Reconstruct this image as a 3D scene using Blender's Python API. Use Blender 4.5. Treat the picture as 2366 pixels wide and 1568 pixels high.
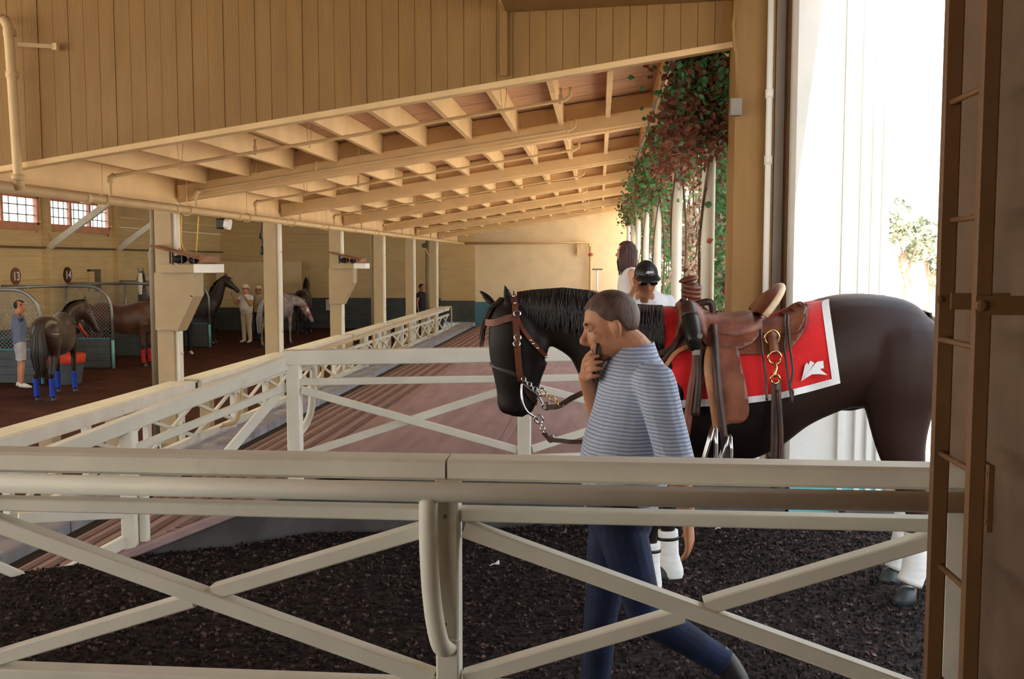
import bpy, bmesh, math, random
from math import sin, cos, pi, radians, sqrt, atan, atan2
from mathutils import Vector, Matrix, Euler, noise

for o in list(bpy.data.objects):
    bpy.data.objects.remove(o)
SC = bpy.context.scene
COL = SC.collection
random.seed(7)

# ------------------------------------------------------------------ camera
F, CX, CY = 2300.0, 1183.0, 784.0
PITCH = atan(179.0 / F)
YAW = atan(202.0 / F * cos(PITCH))
CAM = Vector((0, 0, 1.75))
cam_d = bpy.data.cameras.new('camera')
cam = bpy.data.objects.new('camera', cam_d)
COL.objects.link(cam)
cam.location = CAM
cam.rotation_euler = Euler((pi / 2 - PITCH, 0, YAW), 'XYZ')
cam_d.sensor_width = 36.0
cam_d.lens = F / 2366.0 * 36.0
cam_d.clip_end = 500
SC.camera = cam
RC = cam.rotation_euler.to_matrix()

# ------------------------------------------------------------------ sky, sun, exposure
SKY_STRENGTH = 2.6
wd = bpy.data.worlds.new('sky')
SC.world = wd
wd.use_nodes = True
nt = wd.node_tree
nt.nodes.clear()
wo = nt.nodes.new('ShaderNodeOutputWorld')
bg = nt.nodes.new('ShaderNodeBackground')
tc = nt.nodes.new('ShaderNodeTexCoord')
sx = nt.nodes.new('ShaderNodeSeparateXYZ')
rp = nt.nodes.new('ShaderNodeValToRGB')
rp.color_ramp.elements[0].position = 0.45
rp.color_ramp.elements[0].color = (1.0, 0.93, 0.82, 1)
rp.color_ramp.elements[1].position = 0.95
rp.color_ramp.elements[1].color = (0.62, 0.80, 1.0, 1)
mr = nt.nodes.new('ShaderNodeMapRange')
mr.inputs['From Min'].default_value = -1
mr.inputs['From Max'].default_value = 1
nt.links.new(tc.outputs['Generated'], sx.inputs[0])
nt.links.new(sx.outputs['Z'], mr.inputs['Value'])
nt.links.new(mr.outputs[0], rp.inputs[0])
nt.links.new(rp.outputs[0], bg.inputs['Color'])
bg.inputs['Strength'].default_value = SKY_STRENGTH
nt.links.new(bg.outputs[0], wo.inputs[0])

sun_d = bpy.data.lights.new('sun', 'SUN')
sun_d.energy = 14.0
sun_d.angle = radians(0.6)
sun_d.color = (1.0, 0.93, 0.80)
sun = bpy.data.objects.new('sun', sun_d)
COL.objects.link(sun)
sun.location = (3, -10, 20)
SUN_DIR = Vector((-0.10, 0.45, -0.89)).normalized()
sun.rotation_euler = SUN_DIR.to_track_quat('-Z', 'Y').to_euler()

vs = SC.view_settings
vs.view_transform = 'Standard'
vs.look = 'None'
vs.gamma = 1.0
vs.exposure = 0.40
vs.use_curve_mapping = False

# ------------------------------------------------------------------ helpers
def W(px, py, D):
    """world point on the ray of pixel (px, py) at world depth y = D"""
    d = RC @ Vector(((px - CX) / F, -(py - CY) / F, -1.0))
    return CAM + d * (D / d.y)

def WZ(px, py, z):
    d = RC @ Vector(((px - CX) / F, -(py - CY) / F, -1.0))
    return CAM + d * ((z - CAM.z) / d.z)

def lerp(a, b, t):
    return a + (b - a) * t

def interp(xs, ys, x):
    if x <= xs[0]: return ys[0]
    for i in range(1, len(xs)):
        if x <= xs[i]:
            t = (x - xs[i - 1]) / (xs[i] - xs[i - 1])
            return ys[i - 1] + (ys[i] - ys[i - 1]) * t
    return ys[-1]

def catmull(pts, n):
    """smooth resample of a list of tuples, n steps per span"""
    out = []
    m = len(pts)
    for i in range(m - 1):
        p0 = pts[max(i - 1, 0)]; p1 = pts[i]; p2 = pts[i + 1]; p3 = pts[min(i + 2, m - 1)]
        for k in range(n):
            t = k / n
            out.append(tuple(0.5 * (2 * b + (c - a) * t + (2 * a - 5 * b + 4 * c - d) * t * t + (3 * b - a - 3 * c + d) * t ** 3)
                             for a, b, c, d in zip(p0, p1, p2, p3)))
    out.append(tuple(pts[-1]))
    return out

LOC = {}

class MB:
    def __init__(s):
        s.v = []; s.f = []
    def add(s, vs_, fs_):
        n = len(s.v)
        s.v.extend([tuple(v) for v in vs_])
        s.f.extend([tuple(i + n for i in f) for f in fs_])
        return s
    def box(s, c, sz, M=None):
        c = Vector(c)
        vs_ = []
        for k in range(8):
            p = Vector(((k & 1) - .5, ((k >> 1) & 1) - .5, ((k >> 2) & 1) - .5))
            p = Vector((p.x * sz[0], p.y * sz[1], p.z * sz[2]))
            if M is not None: p = M @ p
            vs_.append(c + p)
        return s.add(vs_, [(0, 2, 3, 1), (4, 5, 7, 6), (0, 1, 5, 4), (2, 6, 7, 3), (0, 4, 6, 2), (1, 3, 7, 5)])
    def box2(s, a, b):
        a = Vector(a); b = Vector(b)
        return s.box((a + b) / 2, [abs(b[i] - a[i]) for i in range(3)])
    def bar(s, a, b, w, h, up=(0, 0, 1), bev=0.0):
        """beam from a to b, w across, h along up, chamfered edges"""
        a = Vector(a); b = Vector(b); t = (b - a).normalized()
        u = Vector(up); l = t.cross(u).normalized(); u = l.cross(t).normalized()
        x, y, e = w / 2, h / 2, bev
        if e > 0:
            pr = [(-x + e, -y), (x - e, -y), (x, -y + e), (x, y - e), (x - e, y), (-x + e, y), (-x, y - e), (-x, -y + e)]
        else:
            pr = [(-x, -y), (x, -y), (x, y), (-x, y)]
        n = len(pr)
        vs_ = [p + l * q[0] + u * q[1] for p in (a, b) for q in pr]
        fs_ = [(i, (i + 1) % n, n + (i + 1) % n, n + i) for i in range(n)]
        fs_ += [tuple(range(n - 1, -1, -1)), tuple(range(n, 2 * n))]
        return s.add(vs_, fs_)
    def tube(s, pts, r, seg=8, caps=True):
        pts = [Vector(p) for p in pts]
        n = len(pts)
        rs = r if isinstance(r, (list, tuple)) else [r] * n
        t0 = (pts[1] - pts[0]).normalized()
        nrm = t0.orthogonal().normalized()
        vs_ = []
        for i in range(n):
            if i == 0: t = t0
            elif i == n - 1: t = (pts[-1] - pts[-2]).normalized()
            else:
                t = (pts[i + 1] - pts[i]).normalized() + (pts[i] - pts[i - 1]).normalized()
                t = t.normalized() if t.length > 1e-6 else t0
            nrm = (nrm - t * nrm.dot(t))
            nrm = nrm.normalized() if nrm.length > 1e-6 else t.orthogonal().normalized()
            bn = t.cross(nrm)
            for k in range(seg):
                a = 2 * pi * k / seg
                vs_.append(pts[i] + (nrm * cos(a) + bn * sin(a)) * rs[i])
        fs_ = []
        for i in range(n - 1):
            for k in range(seg):
                fs_.append((i * seg + k, i * seg + (k + 1) % seg, (i + 1) * seg + (k + 1) % seg, (i + 1) * seg + k))
        if caps:
            fs_.append(tuple(range(seg - 1, -1, -1)))
            fs_.append(tuple((n - 1) * seg + k for k in range(seg)))
        return s.add(vs_, fs_)
    def loft(s, rings, caps=True, closed=True):
        m = len(rings[0])
        vs_ = [p for r in rings for p in r]
        fs_ = []
        for i in range(len(rings) - 1):
            for k in range(m if closed else m - 1):
                fs_.append((i * m + k, i * m + (k + 1) % m, (i + 1) * m + (k + 1) % m, (i + 1) * m + k))
        if caps:
            fs_.append(tuple(range(m - 1, -1, -1)))
            fs_.append(tuple((len(rings) - 1) * m + k for k in range(m)))
        return s.add(vs_, fs_)
    def ellip(s, c, r, M=None, nu=14, nv=8):
        c = Vector(c)
        rings = []
        for j in range(1, nv):
            ph = -pi / 2 + pi * j / nv
            ring = []
            for k in range(nu):
                a = 2 * pi * k / nu
                p = Vector((r[0] * cos(ph) * cos(a), r[1] * cos(ph) * sin(a), r[2] * sin(ph)))
                ring.append(c + (M @ p if M is not None else p))
            rings.append(ring)
        return s.loft(rings)
    def prism(s, poly, vec):
        n = len(poly); vec = Vector(vec)
        vs_ = [Vector(p) for p in poly] + [Vector(p) + vec for p in poly]
        fs_ = [(i, (i + 1) % n, n + (i + 1) % n, n + i) for i in range(n)]
        fs_ += [tuple(range(n - 1, -1, -1)), tuple(range(n, 2 * n))]
        return s.add(vs_, fs_)
    def grid(s, P, nu, nv):
        """P(i, j) -> point"""
        vs_ = [P(i, j) for j in range(nv + 1) for i in range(nu + 1)]
        fs_ = [(j * (nu + 1) + i, j * (nu + 1) + i + 1, (j + 1) * (nu + 1) + i + 1, (j + 1) * (nu + 1) + i)
               for j in range(nv) for i in range(nu)]
        return s.add(vs_, fs_)
    def mesh(s, name, off=None):
        me = bpy.data.meshes.new(name)
        vv = [(v[0] - off[0], v[1] - off[1], v[2] - off[2]) for v in s.v] if off is not None else s.v
        me.from_pydata(vv, [], s.f)
        bm = bmesh.new(); bm.from_mesh(me)
        bmesh.ops.recalc_face_normals(bm, faces=bm.faces)
        bm.to_mesh(me); bm.free()
        return me
    def build(s, name, m, parent=None, smooth=False, thick=0, voxel=0, sm=0, sub=0):
        off = LOC.get(parent) if parent is not None else None
        me = s.mesh(name, off)
        o = bpy.data.objects.new(name, me)
        COL.objects.link(o)
        if thick:
            md = o.modifiers.new('thick', 'SOLIDIFY'); md.thickness = thick; md.offset = 1
        if voxel:
            md = o.modifiers.new('union', 'REMESH'); md.mode = 'VOXEL'; md.voxel_size = voxel
            if sm:
                md = o.modifiers.new('soft', 'SMOOTH'); md.iterations = sm; md.factor = 0.5
        if sub:
            md = o.modifiers.new('sub', 'SUBSURF'); md.levels = sub; md.render_levels = sub
        if o.modifiers:
            bpy.context.view_layer.update()
            dg = bpy.context.evaluated_depsgraph_get()
            nm = bpy.data.meshes.new_from_object(o.evaluated_get(dg))
            o.modifiers.clear()
            o.data = nm
            bpy.data.meshes.remove(me)
            me = nm; me.name = name
        if smooth:
            for p in me.polygons: p.use_smooth = True
        if m is not None:
            me.materials.clear(); me.materials.append(m)
        if parent is not None:
            o.parent = parent
            LOC[o] = LOC.get(parent, Vector((0, 0, 0)))
        return o

def tag(o, label=None, cat=None, group=None, kind=None):
    if label: o['label'] = label
    if cat: o['category'] = cat
    if group: o['group'] = group
    if kind: o['kind'] = kind
    return o

def root(name, loc, label=None, cat=None, group=None, kind=None):
    o = bpy.data.objects.new(name, None)
    COL.objects.link(o)
    o.location = loc
    o.empty_display_size = 0.1
    LOC[o] = Vector(loc)
    return tag(o, label, cat, group, kind)

def copy_tree(o, parent=None):
    c = o.copy(); COL.objects.link(c)
    c.parent = parent
    for ch in o.children:
        copy_tree(ch, c)
    return c

# ------------------------------------------------------------------ materials
def mat(name, col, rough=0.6, var=0.12, scale=6.0, bump=0.0, bscale=80.0, metal=0.0, spec=0.4, col2=None, stretch=(1, 1, 1),
        sheen=0.0, contrast=(0.35, 0.65), coat=0.0):
    m = bpy.data.materials.new(name)
    m.use_nodes = True
    n = m.node_tree.nodes; l = m.node_tree.links
    b = n['Principled BSDF']
    b.inputs['Roughness'].default_value = rough
    b.inputs['Metallic'].default_value = metal
    b.inputs['Specular IOR Level'].default_value = spec
    if sheen: b.inputs['Sheen Weight'].default_value = sheen
    if coat: b.inputs['Coat Weight'].default_value = coat
    t = n.new('ShaderNodeTexCoord')
    mp = n.new('ShaderNodeMapping'); mp.inputs['Scale'].default_value = stretch
    l.new(t.outputs['Object'], mp.inputs[0])
    nz = n.new('ShaderNodeTexNoise'); nz.inputs['Scale'].default_value = scale; nz.inputs['Detail'].default_value = 6
    l.new(mp.outputs[0], nz.inputs['Vector'])
    cr = n.new('ShaderNodeValToRGB')
    c2 = col2 if col2 else tuple(min(1, c * (1 + var)) for c in col)
    c1 = col if col2 else tuple(c * (1 - var) for c in col)
    cr.color_ramp.elements[0].position = contrast[0]; cr.color_ramp.elements[0].color = (*c1, 1)
    cr.color_ramp.elements[1].position = contrast[1]; cr.color_ramp.elements[1].color = (*c2, 1)
    l.new(nz.outputs[0], cr.inputs[0])
    l.new(cr.outputs[0], b.inputs['Base Color'])
    if bump:
        nb = n.new('ShaderNodeTexNoise'); nb.inputs['Scale'].default_value = bscale; nb.inputs['Detail'].default_value = 4
        l.new(mp.outputs[0], nb.inputs['Vector'])
        bp = n.new('ShaderNodeBump'); bp.inputs['Strength'].default_value = bump; bp.inputs['Distance'].default_value = 0.01
        l.new(nb.outputs[0], bp.inputs['Height'])
        l.new(bp.outputs[0], b.inputs['Normal'])
    m['mix'] = 1
    return m

def add_dirt(m, col=(0.10, 0.05, 0.02), amount=0.5, scale=3.0, lo=0.62, hi=0.75, stretch=(1, 1, 1)):
    """worn stains of their own shape over the colour"""
    n = m.node_tree.nodes; l = m.node_tree.links
    b = n['Principled BSDF']
    src = b.inputs['Base Color'].links[0].from_socket
    t = n.new('ShaderNodeTexCoord')
    mp = n.new('ShaderNodeMapping'); mp.inputs['Scale'].default_value = stretch
    l.new(t.outputs['Object'], mp.inputs[0])
    nz = n.new('ShaderNodeTexNoise'); nz.inputs['Scale'].default_value = scale; nz.inputs['Detail'].default_value = 8
    nz.inputs['Roughness'].default_value = 0.7
    l.new(mp.outputs[0], nz.inputs['Vector'])
    r = n.new('ShaderNodeMapRange')
    r.inputs['From Min'].default_value = lo; r.inputs['From Max'].default_value = hi
    r.inputs['To Max'].default_value = amount
    l.new(nz.outputs[0], r.inputs['Value'])
    mx = n.new('ShaderNodeMix'); mx.data_type = 'RGBA'
    l.new(r.outputs[0], mx.inputs['Factor'])
    l.new(src, mx.inputs['A'])
    mx.inputs['B'].default_value = (*col, 1)
    l.new(mx.outputs['Result'], b.inputs['Base Color'])
    return m

M = {}
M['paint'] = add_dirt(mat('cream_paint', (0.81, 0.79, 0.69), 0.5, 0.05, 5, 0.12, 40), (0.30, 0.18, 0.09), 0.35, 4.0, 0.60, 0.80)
M['postshade'] = add_dirt(mat('shaded_post_paint', (0.40, 0.305, 0.18), 0.55, 0.05, 5, 0.12, 40), (0.30, 0.18, 0.09), 0.3, 3.0, 0.60, 0.80)  # shade of the post fronts darkened into the colour
M['board'] = add_dirt(mat('tan_board_paint', (0.31, 0.172, 0.055), 0.6, 0.07, 3, 0.25, 25, stretch=(3, 3, .5)), (0.22, 0.11, 0.04), 0.45, 2.5, 0.62, 0.80)
M['beam'] = add_dirt(mat('cream_beam_paint', (0.84, 0.59, 0.31), 0.6, 0.06, 3, 0.2, 30), (0.42, 0.2, 0.08), 0.3, 3, .6, .8)
M['deck'] = mat('deck_wood', (0.55, 0.32, 0.19), 0.7, 0.15, 4, 0.25, 30, stretch=(.4, 6, 6))
M['pipe'] = add_dirt(mat('cream_pipe_paint', (0.72, 0.52, 0.28), 0.45, 0.06, 5, 0.1, 50), (0.35, 0.17, 0.07), 0.4, 5, .6, .78)
M['plaster'] = add_dirt(mat('plaster', (0.80, 0.66, 0.42), 0.8, 0.05, 2, 0.2, 40), (0.4, 0.25, 0.12), 0.15, 1.5, .55, .8)
M['stallwall'] = add_dirt(mat('stall_wall_paint', (0.74, 0.58, 0.32), 0.75, 0.06, 2, 0.2, 30, stretch=(.4, .4, 5)), (0.3, 0.19, .09), .3, 1.2, .55, .8)
M['teal'] = mat('teal_paint', (0.07, 0.21, 0.27), 0.55, 0.10, 3, 0.15, 40)
M['tealb'] = mat('bright_teal_paint', (0.16, 0.55, 0.62), 0.55, 0.10, 3, 0.15, 40)
M['slate'] = mat('slate_blue_boards', (0.075, 0.095, 0.110), 0.6, 0.15, 3, 0.2, 40)
M['steelpipe'] = mat('grey_pipe', (0.28, 0.30, 0.31), 0.4, 0.1, 5, metal=0.6)
M['lightblue'] = mat('light_blue_pipe', (0.20, 0.50, 0.60), 0.45, 0.1, 5)
M['white'] = mat('white_paint', (0.85, 0.85, 0.82), 0.6, 0.04, 3, 0.1, 40)
M['rust'] = mat('brown_metal', (0.23, 0.09, 0.04), 0.6, 0.2, 8, 0.15, 60)
M['brownpost'] = add_dirt(mat('brown_post_paint', (0.18, 0.088, 0.034), 0.55, 0.08, 4, 0.15, 50), (0.1, 0.05, .02), .5, 3, .58, .75)
M['concwall'] = add_dirt(mat('tan_concrete', (0.15, 0.095, 0.058), 0.85, 0.12, 5, 0.3, 60), (.15, .09, .05), .5, 2, .55, .75)
M['concrete'] = add_dirt(mat('grey_concrete', (0.085, 0.08, 0.083), 0.85, 0.2, 5, 0.4, 50), (.05, .045, .045), .6, 2, .5, .72)
M['pinkstep'] = add_dirt(mat('pink_plank', (0.39, 0.27, 0.27), 0.75, 0.12, 2.5, 0.25, 40, stretch=(4, .5, 4)), (.22, .12, .12), .4, 1.2, .52, .75)
M['step_shade'] = mat('painted_step_shade', (0.19, 0.115, 0.11), 0.75, 0.15, 4, 0.2, 40)  # soft shade between the treads, painted as dark strips
M['curb'] = add_dirt(mat('pale_curb', (0.46, 0.46, 0.52), 0.85, 0.15, 5, 0.4, 50), (.14, .13, .14), .6, 3, .5, .72)
M['gutter'] = mat('dark_gutter', (0.06, 0.045, 0.04), 0.7, 0.3, 5, 0.4, 30)
M['mulch'] = mat('dark_mulch', (0.010, 0.007, 0.007), 0.95, 0.4, 30, 1.0, 120, col2=(0.055, 0.038, 0.034), spec=0.1)
M['dirt'] = mat('red_dirt', (0.048, 0.015, 0.009), 0.95, 0.3, 2.0, 0.6, 60, spec=0.15)
M['pinkframe'] = mat('pink_window_frame', (0.70, 0.36, 0.25), 0.6, 0.1, 4)
M['drain'] = mat('drain_pipe', (0.17, 0.135, 0.09), 0.5, 0.12, 4)
M['black'] = mat('black_plastic', (0.012, 0.012, 0.013), 0.4, 0.2, 6)
M['yellow'] = mat('yellow_cord', (0.75, 0.45, 0.05), 0.5, 0.05, 6)
M['greybox'] = mat('grey_box', (0.25, 0.22, 0.19), 0.5, 0.1, 8)
M['oval13'] = mat('faded_sign', (0.23, 0.10, 0.05), 0.6, 0.1, 8)
M['oval14'] = mat('maroon_sign', (0.09, 0.018, 0.015), 0.6, 0.1, 8)
M['bolt'] = mat('bolt', (0.3, 0.22, 0.14), 0.5, 0.1, 8)
M['ground_out'] = mat('pale_sunlit_ground', (0.78, 0.68, 0.54), 0.9, 0.15, 1.5, 0.3, 20)
M['bark'] = mat('bark', (0.14, 0.085, 0.055), 0.9, 0.3, 12, 0.6, 40)
def leaf_mat(name, c1, c2):
    m = mat(name, c1, 0.5, 0.5, 9, col2=c2)
    n = m.node_tree.nodes; l = m.node_tree.links; b = n['Principled BSDF']
    t = n.new('ShaderNodeBsdfTranslucent'); x = n.new('ShaderNodeMixShader'); x.inputs[0].default_value = 0.4
    l.new(b.inputs['Base Color'].links[0].from_socket, t.inputs[0])
    l.new(b.outputs[0], x.inputs[1]); l.new(t.outputs[0], x.inputs[2]); l.new(x.outputs[0], n['Material Output'].inputs[0])
    return m
M['leafg'] = leaf_mat('green_leaf', (0.04, 0.15, 0.05), (0.14, 0.30, 0.12))
M['leafr'] = leaf_mat('russet_leaf', (0.10, 0.035, 0.025), (0.30, 0.11, 0.06))
M['barkhaze'] = mat('hazed_bark', (0.35, 0.26, 0.2), 0.9, 0.3, 12)  # overexposed haze mixed into the bark colour
M['leafhaze'] = mat('hazed_tree_leaf', (0.42, 0.46, 0.36), 0.6, 0.3, 3, col2=(0.6, 0.62, 0.5))  # overexposed haze mixed into the leaf colour of the outside trees
M['leafd'] = leaf_mat('dry_leaf', (0.22, 0.15, 0.12), (0.45, 0.33, 0.25))

def glass_mat():
    m = bpy.data.materials.new('window_glass'); m.use_nodes = True
    n = m.node_tree.nodes; l = m.node_tree.links
    n.remove(n['Principled BSDF'])
    a = n.new('ShaderNodeBsdfTransparent'); g = n.new('ShaderNodeBsdfGlossy'); x = n.new('ShaderNodeMixShader')
    g.inputs['Roughness'].default_value = 0.05
    x.inputs[0].default_value = 0.08
    l.new(a.outputs[0], x.inputs[1]); l.new(g.outputs[0], x.inputs[2])
    l.new(x.outputs[0], n['Material Output'].inputs[0])
    return m
M['glass'] = glass_mat()
# ================================================================== setting
XL, XR = -4.83, 0.84                 # left row of columns, right row of columns
DEP = [11.05 + 3.66 * k for k in range(6)]          # column bays 11.5 ... 29.8
YG = 7.39                           # board gable
YB = 33.4                           # end wall
def beam_z(x): return 2.42 + 0.151 * (x - XL)      # underside of the sloping beams
def deck_z(x): return beam_z(x) + 0.36

def struct(o, label, cat='structure'):
    return tag(o, label, cat, kind='structure')

# ---- ground of the walking path: dark mulch
def mulch_edge(y):
    return interp([-3, 5.2, 6.12, 7.4], [-3.36, -3.31, -1.9, -1.85], y)
def mulch_z(x, y):
    return 0.018 * noise.noise(Vector((x * 2.1, y * 2.1, 0))) + 0.012 * noise.noise(Vector((x * 9, y * 9, 3)))
mb = MB()
def mp_(i, j):
    y = lerp(-3.0, 7.5, j / 150); x = lerp(mulch_edge(y), 7.0, (i / 150) ** 1.15)
    return (x, y, mulch_z(x, y))
mb.grid(mp_, 150, 150)
floor = mb.build('floor', M['mulch'], smooth=True)
struct(floor, 'dark brown mulch covering the walking path', 'ground')
mb = MB()
rr = random.Random(3)
for k in range(30000):
    y = 2.9 + 4.6 * rr.random() ** 0.8
    x = rr.uniform(max(mulch_edge(y), -3.2), 2.9)
    z = mulch_z(x, y) + 0.004
    L = rr.uniform(.004, .016); w = L * rr.uniform(.3, .7); a = rr.uniform(0, pi * 2); t = rr.uniform(-.6, .6)
    u = Vector((cos(a), sin(a), t)) * L; v = Vector((-sin(a), cos(a), rr.uniform(-.5, .5))) * w
    c = Vector((x, y, z))
    mb.add([c - u - v, c + u - v * .6, c + u * .7 + v, c - u * .8 + v, c + Vector((0, 0, .012))], [(0, 1, 4), (1, 2, 4), (2, 3, 4), (3, 0, 4)])
chipm = mat('bark_chips', (0.008, 0.005, 0.0045), 0.85, 0.4, 22, col2=(0.30, 0.18, 0.155), spec=0.25, contrast=(.5, .85))
o = mb.build('mulch_chips', chipm, floor); o['kind'] = 'stuff'
mb = MB(); mb.box((5.5, 7.9, -.06), (9, 1.0, .04)); mb.box((-.5, 7.35, -.06), (3, .4, .04))
o = mb.build('trim_1', M['mulch']); struct(o, 'strip of dark mulch ground beyond the white wall', 'ground')
mb = MB(); mb.box((35, 37.4, -.14), (68, 58, .1))
o = mb.build('trim_2', M['ground_out']); struct(o, 'pale sunlit ground outside the arcade', 'ground')
mb = MB(); mb.box((-10, 20, -.80), (11, 36, .1))
o = mb.build('trim_3', M['dirt']); struct(o, 'red brown dirt floor of the horse stalls', 'ground')

mb = MB(); mb.box((0, 20, -1.4), (90, 90, .2))
o = mb.build('trim_17', M['gutter']); struct(o, 'dark earth under the whole yard', 'ground')
mb = MB(); mb.box((0, -26, -.2), (80, 34, .1)); mb.box((-22, -1, -.2), (26, 15.8, .1))  # unseen ground, added to bounce light under the roof
o = mb.build('trim_18', M['ground_out']); struct(o, 'unseen pale yard behind the photographer, added to bounce light', 'ground')
# ---- spectator platform and steps of pink planks, front edge cut along the path
ZP = 0.33
def front_y(x):                     # line of the concrete wall towards the path
    if x >= -1.85: return interp([-1.85, -1.07, -.13, .94, 1.3], [6.16, 6.36, 6.54, 6.88, 6.95], x)
    return 6.16 + (x + 1.85) * .64
plat = root('step_platform', (0, 8, ZP), 'pink planked platform with long steps running down to the gutter', 'platform', kind='structure')
plat.name = 'trim_4'
mb = MB()
xs = [1.35, .94, -.13, -1.07, -1.95]
mb.prism([(x, front_y(x) + .12, ZP - .06) for x in xs] + [(-1.95, YB, ZP - .06), (1.35, YB, ZP - .06)], (0, 0, .06))
mb.build('landing', M['pinkstep'], plat)
NS = 6
for k in range(NS):
    xa = -1.95 - k * .325; xb = xa - .355; z = ZP - .11 * (k + 1)
    mb = MB()
    mb.prism([(xa, front_y(xa) + .12, z - .05), (xa, YB, z - .05), (xb, YB, z - .05), (xb, front_y(xb) + .12, z - .05)], (0, 0, .05))
    mb.build('step', M['pinkstep'], plat)
    mb = MB(); mb.prism([(xa + .03, front_y(xa) + .14, z), (xa + .03, YB, z), (xa + .03, YB, z + .06), (xa + .03, front_y(xa) + .14, z + .06)], (-.012, 0, 0))
    mb.build('riser', M['rust'], plat)
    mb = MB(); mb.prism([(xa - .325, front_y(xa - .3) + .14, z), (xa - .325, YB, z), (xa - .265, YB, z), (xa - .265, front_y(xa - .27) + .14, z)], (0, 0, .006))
    mb.build('step_shade', M['step_shade'], plat)  # dark strip standing in for shade on the tread
# board seams on the landing: shallow proud battens across
for x in (-.75, .35):
    mb = MB(); mb.box2((x - .03, front_y(x) + .15, ZP), (x + .03, YB, ZP + .006)); mb.build('seam_strip', M['pinkstep'], plat)
# concrete wall in front of the platform, following the steps down to the left
cw = root('trim_5', (0, 6.3, 0), 'grey concrete retaining wall between mulch path and pink platform', 'wall', kind='structure')
pts = [(1.3, ZP), (.94, ZP), (-.13, ZP), (-1.07, ZP), (-1.85, ZP)]
mb = MB()
for (xa, za), (xb, zb) in zip(pts, pts[1:]):
    a = [(xa, front_y(xa), -.3), (xb, front_y(xb), -.3), (xb, front_y(xb), zb), (xa, front_y(xa), za)]
    mb.prism(a, (0, .16, 0))
mb.build('wall_panel', M['concrete'], cw)
mb = MB()
pl = [(-1.85, ZP), (-3.95, ZP - .70)]
xa, xb = -1.85, -3.95
mb.prism([(xa, front_y(xa), -.9), (xb, front_y(xb), -.9), (xb, front_y(xb), ZP - .72), (xa, front_y(xa), ZP)], (-.08, .14, 0))
mb.build('sloping_panel', M['concrete'], cw)
mb = MB(); mb.bar((xa, front_y(xa) - .01, ZP + .01), (xb, front_y(xb) - .01, ZP - .71), .06, .05, bev=.008)
mb.build('edge_strip', M['pinkstep'], cw)
# gutter and curb along the stalls
mb = MB(); mb.box2((-4.30, 4.6, -.60), (-3.85, YB + 3, -.45))
o = mb.build('trim_6', M['gutter']); struct(o, 'dark wet gutter between the pink steps and the stall curb', 'gutter')
cb = root('trim_7', (-4.75, 12, -.4), 'pale concrete curb under the stall railing', 'curb', kind='structure')
for k in range(12):
    ya = 5.2 + 2.44 * k
    mb = MB(); mb.bar((-4.54, ya, -.58), (-4.54, ya + 2.42, -.58), .52, .46, bev=.015)
    mb.build('curb_block', M['curb'], cb)

# ---- gable of vertical boards
gab = root('wall_front', (0, YG, 3), 'gable wall of tan vertical boards above the arcade', 'wall', kind='structure')
bw = .121; x = -5.6; k = 0
rr = random.Random(5)
while x < 1.06:
    w = bw if x + bw < 1.06 else 1.06 - x
    za, zb = beam_z(x) + .03, beam_z(x + w) + .03
    d = rr.uniform(0, .006)
    mb = MB()
    g = .0016
    mb.prism([(x + g, YG - d, za), (x + w - g, YG - d, zb), (x + w - g, YG - d, 3.95), (x + g, YG - d, 3.95)], (0, .022, 0))
    mb.build('board', M['board'], gab); x += bw
mb = MB(); mb.box2((-5.6, YG + .02, 2.6), (1.06, YG + .04, 3.95)); 
mb = MB(); mb.prism([(-5.6, YG + .025, beam_z(-5.6) + .05), (1.06, YG + .025, beam_z(1.06) + .05), (1.06, YG + .025, 3.95), (-5.6, YG + .025, 3.95)], (0, .05, 0))
mb.build('backing', M['rust'], gab)
mb = MB(); mb.bar((-5.6, YG + .03, beam_z(-5.6) + .01), (1.02, YG + .03, beam_z(1.02) + .01), .10, .045, bev=.004)
mb.build('edge_strip', M['beam'], gab)
mb = MB(); mb.bar((-.705, YG - .03, 3.95), (-.705, YG - .03, beam_z(-.7) + .06), .055, .03, up=(0, 1, 0), bev=.004)
mb.build('cover_strip', M['board'], gab)

# ---- shed roof: beams, joists and deck
ceil = root('ceiling', (-2, 18, 3), 'sloping shed roof of cream beams, joists and plank deck', 'ceiling', kind='structure')
for y in DEP:
    mb = MB(); mb.bar((XL, y, beam_z(XL) + .17), (1.5, y, beam_z(1.5) + .17), .14, .34, bev=.008)
    mb.build('beam', M['beam'], ceil)
    mb = MB(); mb.bar((XL + .1, y - .10, beam_z(XL + .1) + .10), (1.3, y - .10, beam_z(1.3) + .10), .06, .15, bev=.006)
    mb.build('ledger', M['beam'], ceil)
ys = [YG + .08] + DEP + [YB]
for b in range(len(ys) - 1):
    for j in range(13):
        x = -4.42 + .5 * j
        if x > 1.35: continue
        mb = MB(); z = beam_z(x) + .25
        mb.bar((x, ys[b] + .07, z), (x, ys[b + 1] - .07, z), .05, .22)
        mb.build('joist', M['beam'], ceil)
for b in range(len(ys) - 1):
    y0, y1 = ys[b], ys[b + 1]
    if b < 3:
        n = int((y1 - y0) / .14)
        for k in range(n):
            ya = y0 + (y1 - y0) * k / n; yb = y0 + (y1 - y0) * (k + 1) / n
            mb = MB(); dz = rr.uniform(0, .004)
            mb.bar((-5.3, (ya + yb) / 2, deck_z(-5.3) + .012 + dz), (1.62, (ya + yb) / 2, deck_z(1.62) + .012 + dz), yb - ya - .004, .022)
            mb.build('deck_plank', M['deck'], ceil)
mb = MB(); mb.bar((-5.3, (ys[3] + YB) / 2, deck_z(-5.3) + .03), (1.62, (ys[3] + YB) / 2, deck_z(1.62) + .03), YB - ys[3] + .2, .03)
mb.build('deck_far', M['deck'], ceil)
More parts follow.
